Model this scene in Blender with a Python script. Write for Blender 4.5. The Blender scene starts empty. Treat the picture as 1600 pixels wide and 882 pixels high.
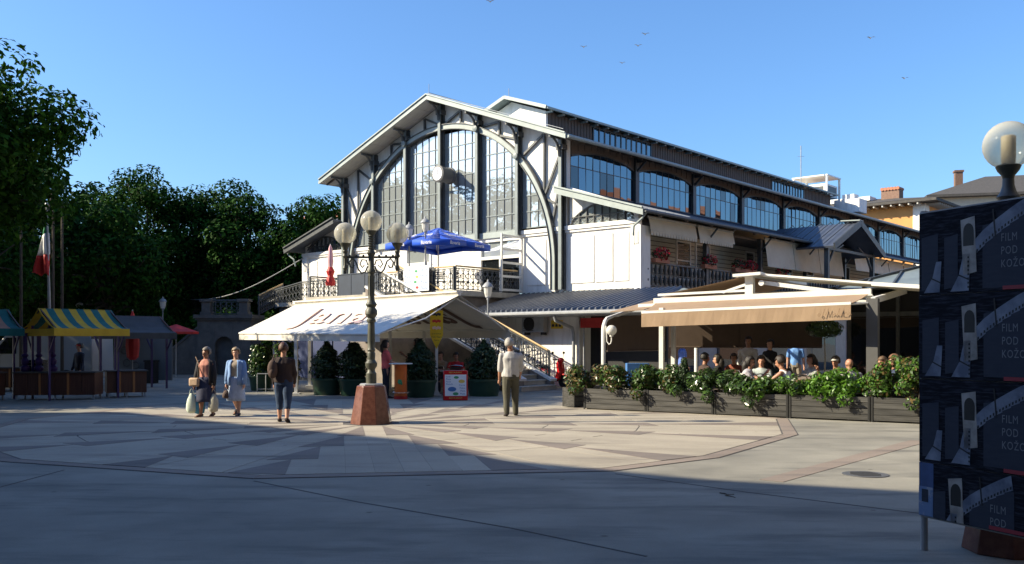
import bpy, bmesh, math, random
import numpy as np
from mathutils import Vector, Matrix, noise as mnoise
SC = bpy.context.scene
COL = SC.collection
R = math.radians
# ------------------------------------------------------------------ camera, sky, sun, exposure
EYE = 1.68
cd = bpy.data.cameras.new('camera'); cam = bpy.data.objects.new('camera', cd); COL.objects.link(cam)
cam.location = (0, 0, EYE); cam.rotation_euler = (R(90), 0, 0)
cd.sensor_width = 36; cd.lens = 36 * 1430 / 1600; cd.shift_y = 92 / 1600; cd.clip_end = 3000; cd.clip_start = 0.05
SC.camera = cam
SUN_EL = R(30.5); SUN_AZ = (-0.9976, -0.0698)          # horizontal direction towards the sun
W = bpy.data.worlds.new('World'); SC.world = W; W.use_nodes = True
nt = W.node_tree; sky = nt.nodes.new('ShaderNodeTexSky'); sky.sky_type = 'NISHITA'; sky.sun_disc = False
sky.sun_elevation = SUN_EL; sky.sun_rotation = math.atan2(SUN_AZ[0], SUN_AZ[1])
sky.altitude = 0; sky.air_density = 1.2; sky.dust_density = 1.0; sky.ozone_density = 9.5
bg = nt.nodes['Background']; nt.links.new(sky.outputs[0], bg.inputs[0]); bg.inputs[1].default_value = 0.117
sl = bpy.data.lights.new('sun', 'SUN'); sun = bpy.data.objects.new('sun', sl); COL.objects.link(sun)
sl.energy = 5.0; sl.angle = R(0.53); sl.color = (1.0, 0.88, 0.65)
sd = Vector((SUN_AZ[0] * math.cos(SUN_EL), SUN_AZ[1] * math.cos(SUN_EL), math.sin(SUN_EL)))
sun.rotation_euler = (-sd).to_track_quat('-Z', 'Y').to_euler(); sun.location = sd * 60
SC.view_settings.view_transform = 'Standard'; SC.view_settings.look = 'None'
SC.view_settings.exposure = 1.0; SC.view_settings.gamma = 1
SC.cycles.max_bounces = 6; SC.cycles.transparent_max_bounces = 8
SC.cycles.sample_clamp_indirect = 4

# ------------------------------------------------------------------ helpers
rnd = random.Random(7)
def at(px, py, Y):                    # a point of the place from where the photograph shows it, at distance Y
    return Vector(((px - 800) / 1430 * Y, Y, EYE + (533 - py) / 1430 * Y))
def gr(px, py):
    Y = 1430 * EYE / (py - 533); return Vector(((px - 800) / 1430 * Y, Y, 0))

class MB:
    def __init__(s): s.v = []; s.f = []; s.m = []
    def add(s, vs, fs, mi=0, M=None):
        n = len(s.v)
        s.v += [tuple(M @ Vector(v)) if M is not None else tuple(v) for v in vs]
        s.f += [tuple(i + n for i in f) for f in fs]; s.m += [mi] * len(fs); return s
    def box(s, x0, x1, y0, y1, z0, z1, mi=0, M=None):
        return s.add([(x0,y0,z0),(x1,y0,z0),(x1,y1,z0),(x0,y1,z0),(x0,y0,z1),(x1,y0,z1),(x1,y1,z1),(x0,y1,z1)],
              [(0,3,2,1),(4,5,6,7),(0,1,5,4),(1,2,6,5),(2,3,7,6),(3,0,4,7)], mi, M)
    def quad(s, a, b, c, d, mi=0): return s.add([a, b, c, d], [(0,1,2,3)], mi)
    def poly(s, pts, mi=0): return s.add(pts, [tuple(range(len(pts)))], mi)
    def prism(s, pts, d, mi=0, M=None):      # polygon pts (3-D) extruded by vector d
        n = len(pts); d = Vector(d); a = [Vector(p) for p in pts]
        return s.add(a + [p + d for p in a], [tuple(range(n))[::-1], tuple(range(n, 2*n))] +
              [(i, (i+1) % n, (i+1) % n + n, i + n) for i in range(n)], mi, M)
    def slab(s, a, b, c, d, t, mi=0):         # quad with thickness t along its normal
        a, b, c, d = map(Vector, (a, b, c, d)); n = (b - a).cross(d - a).normalized() * t
        return s.prism([a, b, c, d], n, mi)
    def tube(s, pts, r, n=8, mi=0, sq=None, M=None):
        pts = [Vector(p) for p in pts]; k = len(pts); rs = r if isinstance(r, (list, tuple)) else [r] * k
        vs = []; up = Vector((0, 0, 1)); prev = None
        for i, p in enumerate(pts):
            t = (pts[min(i+1, k-1)] - pts[max(i-1, 0)]).normalized()
            if prev is None:
                x = t.cross(up if abs(t.z) < .95 else Vector((0, 1, 0))).normalized()
            else:
                x = (prev - t * prev.dot(t)); x = x.normalized() if x.length > 1e-6 else t.orthogonal().normalized()
            prev = x; y = t.cross(x)
            ry = rs[i] * (sq or 1)
            for j in range(n):
                an = 2 * math.pi * (j + .5) / n
                vs.append(p + x * (rs[i] * math.cos(an)) + y * (ry * math.sin(an)))
        fs = [(i*n + j, i*n + (j+1) % n, (i+1)*n + (j+1) % n, (i+1)*n + j) for i in range(k-1) for j in range(n)]
        fs += [tuple(range(n))[::-1], tuple(range((k-1)*n, k*n))]
        return s.add(vs, fs, mi, M)
    def bar(s, a, b, w, h=None, mi=0):        # rectangular bar from a to b: w sideways, h the other way
        a, b = Vector(a), Vector(b); t = (b - a).normalized(); h = h or w
        x = t.cross(Vector((0, 0, 1))) if abs(t.z) < .98 else Vector((1, 0, 0)); x.normalize(); y = t.cross(x)
        c = [(-1,-1),(1,-1),(1,1),(-1,1)]
        return s.add([p + x*(w/2*i) + y*(h/2*j) for p in (a, b) for i, j in c],
              [(0,1,2,3),(7,6,5,4),(0,4,5,1),(1,5,6,2),(2,6,7,3),(3,7,4,0)], mi)
    def lathe(s, prof, c=(0,0,0), n=16, mi=0, M=None):
        c = Vector(c); k = len(prof)
        vs = [c + Vector((r*math.cos(2*math.pi*(j+.5)/n), r*math.sin(2*math.pi*(j+.5)/n), z)) for r, z in prof for j in range(n)]
        fs = [(i*n+j, i*n+(j+1) % n, (i+1)*n+(j+1) % n, (i+1)*n+j) for i in range(k-1) for j in range(n)]
        fs += [tuple(range(n))[::-1], tuple(range((k-1)*n, k*n))]
        return s.add(vs, fs, mi, M)
    def ball(s, c, r, n=14, mi=0, sc=(1,1,1), M=None):
        c = Vector(c); h = max(n // 2, 4); vs = [c + Vector((0, 0, -r*sc[2]))]
        for i in range(1, h):
            a = -math.pi/2 + math.pi*i/h
            vs += [c + Vector((r*sc[0]*math.cos(a)*math.cos(2*math.pi*j/n), r*sc[1]*math.cos(a)*math.sin(2*math.pi*j/n), r*sc[2]*math.sin(a))) for j in range(n)]
        vs.append(c + Vector((0, 0, r*sc[2]))); L = len(vs) - 1
        fs = [(0, 1+(j+1) % n, 1+j) for j in range(n)]
        fs += [(1+i*n+j, 1+i*n+(j+1) % n, 1+(i+1)*n+(j+1) % n, 1+(i+1)*n+j) for i in range(h-2) for j in range(n)]
        fs += [(L, 1+(h-2)*n+j, 1+(h-2)*n+(j+1) % n) for j in range(n)]
        return s.add(vs, fs, mi, M)
    def mesh(s, name, mats, sharp=0.6):
        me = bpy.data.meshes.new(name); me.from_pydata(s.v, [], s.f)
        for m in (mats if isinstance(mats, (list, tuple)) else [mats]): me.materials.append(m)
        me.polygons.foreach_set('material_index', s.m)
        if sharp:
            me.polygons.foreach_set('use_smooth', [True] * len(s.f)); me.set_sharp_from_angle(angle=sharp)
        me.update(); return me
    def build(s, name, mats, parent=None, label=None, cat=None, group=None, kind=None, sharp=0.6, bevel=0):
        o = bpy.data.objects.new(name, s.mesh(name, mats, sharp)); COL.objects.link(o)
        if bevel:
            b = o.modifiers.new('b', 'BEVEL'); b.width = bevel; b.segments = 2; b.limit_method = 'ANGLE'
        return tag(o, parent, label, cat, group, kind)
def tag(o, parent=None, label=None, cat=None, group=None, kind=None):
    if parent is not None: o.parent = parent
    if label: o['label'] = label
    if cat: o['category'] = cat
    if group: o['group'] = group
    if kind: o['kind'] = kind
    return o
def mobj(name, me, parent=None, loc=None, rot=None, **k):
    o = bpy.data.objects.new(name, me); COL.objects.link(o)
    if loc is not None: o.location = loc
    if rot is not None: o.rotation_euler = rot
    return tag(o, parent, **k)
def thing(name, label, cat, loc=(0,0,0), rz=0, group=None):
    o = bpy.data.objects.new(name, None); o.empty_display_size = .3; COL.objects.link(o)
    o.location = loc; o.rotation_euler = (0, 0, rz)
    return tag(o, None, label, cat, group)
def dup(root, loc=None, rz=None, label=None, group=None):
    c = root.copy(); COL.objects.link(c)
    if loc is not None: c.location = loc
    if rz is not None: c.rotation_euler = (0, 0, rz)
    if label: c['label'] = label
    if group: c['group'] = group
    def rec(a, b):
        for ch in list(a.children):
            d = ch.copy(); COL.objects.link(d); d.parent = b; rec(ch, d)
    rec(root, c); return c
def text_mb(body, size, M, mi=0, mb=None, align='CENTER', shear=0, spacing=1.0, bold=0.0):
    cu = bpy.data.curves.new('lettering', 'FONT'); cu.body = body; cu.size = size; cu.align_x = align; cu.align_y = 'CENTER'
    cu.shear = shear; cu.space_character = spacing; cu.resolution_u = 3; cu.offset = bold; cu.fill_mode = 'FRONT'
    o = bpy.data.objects.new('lettering', cu); COL.objects.link(o)
    dg = bpy.context.evaluated_depsgraph_get(); me = bpy.data.meshes.new_from_object(o.evaluated_get(dg))
    mb = mb or MB(); mb.add([v.co.copy() for v in me.vertices], [tuple(p.vertices) for p in me.polygons], mi, M)
    bpy.data.objects.remove(o); bpy.data.curves.remove(cu); bpy.data.meshes.remove(me); return mb
def frame(o, x, z):                   # matrix whose local X runs along x, local Y along z (for lettering on a surface)
    x = Vector(x).normalized(); z = Vector(z); z = (z - x * z.dot(x)).normalized(); y = x.cross(z)
    return Matrix(((x.x, z.x, y.x, o[0]), (x.y, z.y, y.y, o[1]), (x.z, z.z, y.z, o[2]), (0,0,0,1)))

# ------------------------------------------------------------------ materials
def _n(t, kind, **kw):
    n = t.nodes.new(kind)
    for k, v in kw.items():
        if k in n.inputs: n.inputs[k].default_value = v
        else: setattr(n, k, v)
    return n
MATS = {}
def mat(name, c, rough=.6, c2=None, scale=6, stretch=None, metal=0, bump=0, bscale=None, spec=.5, detail=5, lo=.35, hi=.65, coat=0, trans=0, islands=0, speck=0, perobj=0):
    m = bpy.data.materials.new(name); m.use_nodes = True; t = m.node_tree; p = t.nodes['Principled BSDF']; L = t.links.new
    c = tuple(c) + (1,)
    p.inputs['Base Color'].default_value = c; p.inputs['Roughness'].default_value = rough
    p.inputs['Metallic'].default_value = metal; p.inputs['Specular IOR Level'].default_value = spec; p.inputs['Coat Weight'].default_value = coat
    tc = _n(t, 'ShaderNodeTexCoord'); co = tc.outputs['Object']
    if stretch:
        mp = _n(t, 'ShaderNodeMapping'); mp.inputs['Scale'].default_value = stretch; L(co, mp.inputs[0]); co = mp.outputs[0]
    col = None
    if c2 is not None:
        c2 = tuple(c2) + (1,)
        nz = _n(t, 'ShaderNodeTexNoise', Scale=scale, Detail=detail, Roughness=.6); L(co, nz.inputs['Vector'])
        rp = _n(t, 'ShaderNodeValToRGB'); rp.color_ramp.elements[0].position = lo; rp.color_ramp.elements[1].position = hi
        rp.color_ramp.elements[0].color = c; rp.color_ramp.elements[1].color = c2
        L(nz.outputs[0], rp.inputs[0]); col = rp.outputs[0]
    def mul(col, val, amt):
        mr = _n(t, 'ShaderNodeMapRange'); mr.inputs[3].default_value = 1 - amt; mr.inputs[4].default_value = 1 + amt; L(val, mr.inputs[0])
        mx = _n(t, 'ShaderNodeMix', data_type='RGBA', blend_type='MULTIPLY'); mx.inputs[0].default_value = 1
        if col is None: mx.inputs[6].default_value = c
        else: L(col, mx.inputs[6])
        L(mr.outputs[0], mx.inputs[7]); return mx.outputs[2]
    if speck:
        n2 = _n(t, 'ShaderNodeTexNoise', Scale=scale * 14, Detail=3, Roughness=.7); L(co, n2.inputs['Vector']); col = mul(col, n2.outputs[0], speck)
    if islands: g = _n(t, 'ShaderNodeNewGeometry'); col = mul(col, g.outputs['Random Per Island'], islands)
    if perobj: g = _n(t, 'ShaderNodeObjectInfo'); col = mul(col, g.outputs['Random'], perobj)
    if col is not None: L(col, p.inputs['Base Color'])
    if bump:
        nb = _n(t, 'ShaderNodeTexNoise', Scale=bscale or scale * 6, Detail=4, Roughness=.6); L(co, nb.inputs['Vector'])
        bp = _n(t, 'ShaderNodeBump', Strength=bump, Distance=.02); L(nb.outputs[0], bp.inputs['Height']); L(bp.outputs[0], p.inputs['Normal'])
    if trans:
        tr = _n(t, 'ShaderNodeBsdfTranslucent'); mx = _n(t, 'ShaderNodeMixShader'); mx.inputs[0].default_value = trans
        if col is not None: L(col, tr.inputs[0])
        else: tr.inputs[0].default_value = c
        L(p.outputs[0], mx.inputs[1]); L(tr.outputs[0], mx.inputs[2]); L(mx.outputs[0], t.nodes['Material Output'].inputs[0])
    MATS[name] = m; return m
def glassmat(name, tint, refl, body, rough=.02):      # window glass over a dark room: mirror-like coat on a dark body
    m = bpy.data.materials.new(name); m.use_nodes = True; t = m.node_tree; L = t.links.new; t.nodes.remove(t.nodes['Principled BSDF'])
    g = _n(t, 'ShaderNodeBsdfGlossy', Roughness=rough); g.inputs[0].default_value = tuple(tint) + (1,)
    d = _n(t, 'ShaderNodeBsdfDiffuse'); d.inputs[0].default_value = tuple(body) + (1,)
    tc = _n(t, 'ShaderNodeTexCoord'); nz = _n(t, 'ShaderNodeTexNoise', Scale=1.3, Detail=1); L(tc.outputs['Object'], nz.inputs[0])
    b = _n(t, 'ShaderNodeBump', Strength=.05, Distance=.05); L(nz.outputs[0], b.inputs['Height']); L(b.outputs[0], g.inputs['Normal'])
    mx = _n(t, 'ShaderNodeMixShader'); fr = _n(t, 'ShaderNodeFresnel', IOR=1.45)
    ma = _n(t, 'ShaderNodeMath', operation='ADD', use_clamp=True); ma.inputs[1].default_value = refl; L(fr.outputs[0], ma.inputs[0])
    L(ma.outputs[0], mx.inputs[0]); L(d.outputs[0], mx.inputs[1]); L(g.outputs[0], mx.inputs[2]); L(mx.outputs[0], t.nodes['Material Output'].inputs[0])
    return m
def globemat():
    m = bpy.data.materials.new('smoked_globe'); m.use_nodes = True; t = m.node_tree; L = t.links.new; p = t.nodes['Principled BSDF']
    p.inputs['Base Color'].default_value = (.68, .67, .61, 1); p.inputs['Roughness'].default_value = .06; p.inputs['Specular IOR Level'].default_value = .6
    tr = _n(t, 'ShaderNodeBsdfTransparent'); tr.inputs[0].default_value = (.93, .9, .8, 1)
    tl = _n(t, 'ShaderNodeBsdfTranslucent'); tl.inputs[0].default_value = (.72, .7, .63, 1)
    a = _n(t, 'ShaderNodeMixShader'); a.inputs[0].default_value = .35; L(p.outputs[0], a.inputs[1]); L(tl.outputs[0], a.inputs[2])
    lw = _n(t, 'ShaderNodeLayerWeight', Blend=.35); mr = _n(t, 'ShaderNodeMapRange'); mr.inputs[3].default_value = .34; mr.inputs[4].default_value = .82; L(lw.outputs['Facing'], mr.inputs[0])
    b = _n(t, 'ShaderNodeMixShader'); L(mr.outputs[0], b.inputs[0]); L(tr.outputs[0], b.inputs[1]); L(a.outputs[0], b.inputs[2])
    L(b.outputs[0], t.nodes['Material Output'].inputs[0]); return m
def groundmat(name, c, c2, stain, joint=False):
    m = bpy.data.materials.new(name); m.use_nodes = True; t = m.node_tree; L = t.links.new; p = t.nodes['Principled BSDF']
    p.inputs['Roughness'].default_value = .8; p.inputs['Specular IOR Level'].default_value = .25
    tc = _n(t, 'ShaderNodeTexCoord'); co = tc.outputs['Object']
    def nz(s, d, r=.6, v=co):
        n = _n(t, 'ShaderNodeTexNoise', Scale=s, Detail=d, Roughness=r); L(v, n.inputs['Vector']); return n.outputs[0]
    r1 = _n(t, 'ShaderNodeValToRGB'); r1.color_ramp.elements[0].position = .32; r1.color_ramp.elements[1].position = .68
    r1.color_ramp.elements[0].color = tuple(c) + (1,); r1.color_ramp.elements[1].color = tuple(c2) + (1,); L(nz(.55, 8), r1.inputs[0])
    mp = _n(t, 'ShaderNodeMapping'); mp.inputs['Scale'].default_value = (.35, 1.6, 1); mp.inputs['Rotation'].default_value = (0, 0, .5); L(co, mp.inputs[0])
    r2 = _n(t, 'ShaderNodeValToRGB'); r2.color_ramp.elements[0].position = .5; r2.color_ramp.elements[1].position = .68; L(nz(1.1, 7, .65, mp.outputs[0]), r2.inputs[0])
    mx = _n(t, 'ShaderNodeMix', data_type='RGBA', blend_type='MIX'); L(r2.outputs[0], mx.inputs[0]); L(r1.outputs[0], mx.inputs[6]); mx.inputs[7].default_value = tuple(stain) + (1,)
    m2 = _n(t, 'ShaderNodeMix', data_type='RGBA', blend_type='MULTIPLY'); m2.inputs[0].default_value = 1; L(mx.outputs[2], m2.inputs[6])
    mr = _n(t, 'ShaderNodeMapRange'); mr.inputs[3].default_value = .6; mr.inputs[4].default_value = 1.4; L(nz(70, 4, .85), mr.inputs[0]); L(mr.outputs[0], m2.inputs[7])
    # spots of chewing gum and oil
    vo = _n(t, 'ShaderNodeTexVoronoi', Scale=1.4); L(co, vo.inputs['Vector']); r3 = _n(t, 'ShaderNodeValToRGB')
    r3.color_ramp.elements[0].position = .03; r3.color_ramp.elements[0].color = (.55, .53, .5, 1); r3.color_ramp.elements[1].position = .06; L(vo.outputs[0], r3.inputs[0])
    m3 = _n(t, 'ShaderNodeMix', data_type='RGBA', blend_type='MULTIPLY'); m3.inputs[0].default_value = 1; L(m2.outputs[2], m3.inputs[6]); L(r3.outputs[0], m3.inputs[7])
    col = m3.outputs[2]
    oi = _n(t, 'ShaderNodeObjectInfo'); mr2 = _n(t, 'ShaderNodeMapRange'); mr2.inputs[3].default_value = .93; mr2.inputs[4].default_value = 1.06; L(oi.outputs['Random'], mr2.inputs[0])
    m4 = _n(t, 'ShaderNodeMix', data_type='RGBA', blend_type='MULTIPLY'); m4.inputs[0].default_value = 1; L(col, m4.inputs[6]); L(mr2.outputs[0], m4.inputs[7])
    L(m4.outputs[2], p.inputs['Base Color'])
    bp = _n(t, 'ShaderNodeBump', Strength=.25, Distance=.01); L(nz(45, 5, .7), bp.inputs['Height']); L(bp.outputs[0], p.inputs['Normal'])
    return m
M = {}
M['asphalt'] = groundmat('worn_concrete', (.185, .178, .155), (.305, .29, .248), (.14, .135, .122))
M['slab'] = groundmat('pale_slab', (.325, .29, .235), (.4, .358, .29), (.25, .222, .185))
M['dslab'] = groundmat('plum_slab', (.175, .147, .13), (.23, .195, .172), (.155, .137, .122))
M['band'] = groundmat('rose_band', (.225, .185, .158), (.275, .228, .195), (.17, .145, .13))
M['joint'] = mat('joint_grime', (.09, .085, .08), .9)
M['white'] = mat('white_render', (.8, .78, .74), .75, (.55, .525, .475), 2.2, stretch=(1.6, 1.6, .28), bump=.08, bscale=30, lo=.48, hi=.82, detail=8)
M['cream'] = mat('cream_render', (.6, .55, .45), .8, (.5, .46, .38), 1.2, bump=.1)
M['iron'] = mat('grey_green_iron', (.19, .225, .23), .5, (.14, .17, .172), 3, lo=.4, hi=.75)
M['irond'] = mat('dark_iron', (.052, .06, .066), .45, (.085, .09, .09), 5)
M['mist'] = mat('pale_green_metal', (.33, .38, .365), .5, (.26, .3, .29), 2)
M['soffit'] = mat('pale_boards', (.5, .49, .45), .7, (.4, .39, .36), 2, stretch=(1, 8, 1))
M['steelroof'] = mat('slate_blue_metal', (.085, .1, .135), .42, (.11, .125, .16), 2, metal=.35)
M['seamroof'] = mat('pale_seam_metal', (.26, .31, .31), .45, (.2, .24, .25), 2, metal=.3)
M['brown'] = mat('brown_boards', (.1, .08, .07), .8, (.15, .12, .1), 6, stretch=(6, 6, .6))
M['glass'] = glassmat('hall_glass', (.88, .93, .93), .34, (.33, .36, .36))
M['sglass'] = glassmat('side_glass', (.7, .88, 1.0), .15, (.012, .02, .03))
M['dark'] = mat('dark_interior', (.012, .012, .014), .7)
M['dglass'] = glassmat('dark_glass', (.8, .85, .9), .06, (.01, .012, .015))
M['stone'] = mat('weathered_stone', (.33, .3, .255), .85, (.22, .2, .175), 3, bump=.3, speck=.25)
M['pstone'] = mat('pale_stone', (.5, .46, .39), .85, (.36, .33, .28), 2.5, bump=.2, speck=.2)
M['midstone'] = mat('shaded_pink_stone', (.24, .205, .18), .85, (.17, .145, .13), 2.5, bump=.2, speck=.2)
M['shadestone'] = mat('shade_grey_stone', (.13, .125, .115), .85, (.085, .082, .078), 2.5, bump=.2, speck=.2)  # darkened copy of the stone; the landing's shade is in its colour
M['granite'] = mat('red_granite', (.12, .045, .032), .22, (.2, .085, .06), 12, speck=.5, spec=.5, lo=.3, hi=.7)
M['lampiron'] = mat('olive_lamp_iron', (.058, .06, .044), .5, (.085, .088, .065), 8, bump=.1)
M['globe'] = globemat()
M['milk'] = mat('milk_glass', (.8, .78, .72), .2, trans=.3)
M['bulb'] = mat('burner_tube', (.5, .48, .43), .4)
M['tan'] = mat('tan_handrail', (.6, .42, .2), .5, (.5, .34, .16), 5)
M['awn'] = mat('white_canvas', (.82, .79, .72), .8, (.74, .71, .64), 2, trans=.1, bump=.5, bscale=1.6)
M['beige'] = mat('beige_canvas', (.38, .265, .17), .8, (.34, .235, .15), 2, trans=.15, bump=.15, bscale=3)
M['brownmesh'] = mat('brown_blind', (.09, .062, .045), .8, (.075, .05, .036), 3)
M['cremeawn'] = mat('cream_canvas', (.78, .73, .6), .8, (.7, .65, .53), 2, trans=.25)
M['wpaint'] = mat('white_metal', (.78, .77, .73), .35, (.7, .69, .65), 4)
M['dgpaint'] = mat('dark_grey_and_shade', (.09, .09, .09), .6)  # dark metal; also carries the shade on the wide post and kiosk
M['gpaint'] = mat('grey_metal', (.35, .36, .37), .45, (.28, .29, .3), 4)
M['blue'] = mat('blue_canvas', (.012, .09, .6), .6, (.01, .075, .5), 2, trans=.15)
M['red'] = mat('red_cloth', (.62, .03, .025), .6, (.5, .02, .02), 4, trans=.1)
M['redplastic'] = mat('red_enamel', (.55, .012, .015), .25, coat=.5)
M['green'] = mat('green_cloth', (.02, .22, .08), .7, trans=.2)
M['clothw'] = mat('white_cloth', (.8, .8, .8), .7, trans=.2)
M['yellow'] = mat('yellow_board', (.8, .55, .02), .5, (.7, .46, .02), 4)
M['yfab'] = mat('yellow_canvas', (.8, .52, .04), .8, (.7, .43, .035), 3, trans=.15)
M['tfab'] = mat('teal_canvas', (.02, .2, .2), .8, (.016, .15, .15), 3, trans=.15)
M['gfab'] = mat('grey_canvas', (.06, .065, .075), .8, (.045, .05, .055), 3)
M['ofab'] = mat('salmon_canvas', (.6, .3, .2), .8, (.5, .25, .17), 3, trans=.15)
M['wood'] = mat('stained_board', (.075, .026, .014), .55, (.115, .045, .024), 3, stretch=(8, 8, .5), bump=.1)
M['woodl'] = mat('orange_batten', (.4, .16, .05), .5)
M['planter'] = mat('weathered_planter_board', (.03, .029, .027), .75, (.078, .075, .07), 3, stretch=(.4, 3, 9), bump=.35, bscale=12, perobj=.22)
M['soil'] = mat('soil', (.04, .028, .018), .9)
M['pot'] = mat('green_pot', (.022, .06, .035), .4, (.03, .075, .045), 5)
M['orange'] = mat('orange_laminate', (.75, .16, .02), .4, (.62, .11, .015), 2)
M['ink'] = mat('dark_print', (.03, .03, .04), .6)
M['inkpink'] = mat('faded_red_print', (.8, .56, .49), .7)
M['inkwhite'] = mat('white_print', (.8, .8, .8), .6)
M['inkblue'] = mat('blue_print', (.05, .16, .4), .6)
M['inkred'] = mat('red_print', (.6, .03, .03), .6)
M['inkgreen'] = mat('green_print', (.05, .3, .12), .6)
M['inkyel'] = mat('ochre_print', (.7, .5, .1), .6)
M['paper'] = mat('white_board', (.78, .8, .84), .5)
M['purple'] = mat('purple_paint', (.035, .014, .095), .5)
M['ochre'] = mat('orange_render', (.62, .31, .1), .8, (.55, .27, .09), 1)
M['brick'] = mat('brown_brick', (.15, .085, .06), .85, (.2, .125, .09), 9, perobj=.3)
M['tile'] = mat('terracotta', (.42, .17, .09), .8, (.33, .13, .08), 8, perobj=.2)
M['slate'] = mat('old_roof', (.055, .05, .047), .85, (.085, .078, .07), 5)
M['black'] = mat('black_rubber', (.012, .012, .012), .6)
M['chrome'] = mat('chrome', (.7, .7, .7), .15, metal=1)
M['spanel'] = mat('grey_white_panel', (.13,.145,.15), .5)
M['vanpaint'] = mat('white_van_paint', (.36, .39, .41), .3, coat=.3)
M['bark'] = mat('bark', (.06, .048, .036), .9, (.1, .082, .062), 4, stretch=(6, 6, 1), bump=.6)
M['leafA'] = mat('plane_leaf', (.028, .08, .007), .7, spec=.08, islands=.6, trans=.22)
M['leafB'] = mat('chestnut_leaf', (.017, .054, .006), .7, spec=.08, islands=.6, trans=.16)
M['leafC'] = mat('laurel_leaf', (.045, .09, .018), .28, islands=.6, trans=.2)
M['leafD'] = mat('bright_leaf', (.09, .2, .02), .35, islands=.5, trans=.3)
M['leafE'] = mat('bronze_leaf', (.12, .085, .03), .35, islands=.6, trans=.2)
M['leafF'] = mat('conifer_spray', (.022, .05, .012), .6, islands=.5, trans=.15)
M['flower'] = mat('red_petal', (.5, .02, .04), .5, islands=.5, trans=.2)
M['skin'] = mat('skin', (.52, .29, .2), .5, (.46, .24, .165), 12)
M['skint'] = mat('tanned_skin', (.38, .19, .115), .5, (.33, .16, .1), 12)
def cloth(name, c, k=.8): return M.setdefault(name, mat(name, c, .85, tuple(x * k for x in c), 9, bump=.15, bscale=60))
# ------------------------------------------------------------------ ground and the star-shaped paving
g = MB(); g.quad((-420,-120,0),(420,-120,0),(420,700,0),(-420,700,0)); ground = g.build('ground', M['asphalt'], kind='structure')
LAMP = Vector((-2.86, 18.6, 0))
PV = [gr(0,722), gr(395,749), gr(960,737), gr(1125,716), gr(1248,680), gr(1232,655), Vector((2.6,25.2,0)), Vector((-1.2,26.9,0)),
      Vector((-6.0,26.4,0)), Vector((-9.4,23.6,0)), Vector((-10.6,19.6,0)), Vector((-9.7,15.6,0))]
CEN = sum(PV, Vector()) / len(PV)
def shrink(k, z): return [CEN + (p - CEN) * ((p - CEN).length - k) / (p - CEN).length + Vector((0,0,z)) for p in PV]
b = MB(); b.prism(shrink(0, 0), (0,0,.004)); pav = b.build('plaza_paving', M['joint'], kind='structure', sharp=0)
o1, i1 = shrink(.02, .004), shrink(.26, .004)
for k in range(len(PV)):
    b = MB(); k2 = (k + 1) % len(PV); t = (o1[k2] - o1[k]).normalized() * .006
    b.prism([o1[k]+t, o1[k2]-t, i1[k2]-t, i1[k]+t], (0,0,.005)); b.build('border_band', M['band'], pav)
INNER = shrink(.28, 0)
def reach(o, d, poly=INNER):          # distance from o along d to the border
    best = 99
    for k in range(len(poly)):
        a, c = poly[k], poly[(k+1) % len(poly)]; e = c - a; den = d.x*e.y - d.y*e.x
        if abs(den) < 1e-9: continue
        w = a - o; t = (w.x*e.y - w.y*e.x)/den; s = (w.x*d.y - w.y*d.x)/den
        if t > 0 and 0 <= s <= 1: best = min(best, t)
    return best
def flat(name, pts, m, h=.005, z=.004):
    c = sum(pts, Vector()) / len(pts)
    q = [p + (c - p).normalized() * .013 for p in pts]
    b = MB(); b.prism([Vector((p.x, p.y, z)) for p in q], (0,0,h)); return b.build(name, m, pav, sharp=0)
A0 = math.atan2(-.983, .185); CW = .37
def ccw(p):
    s = sum(p[i].x*p[(i+1) % len(p)].y - p[(i+1) % len(p)].x*p[i].y for i in range(len(p))); return p if s > 0 else p[::-1]
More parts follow.
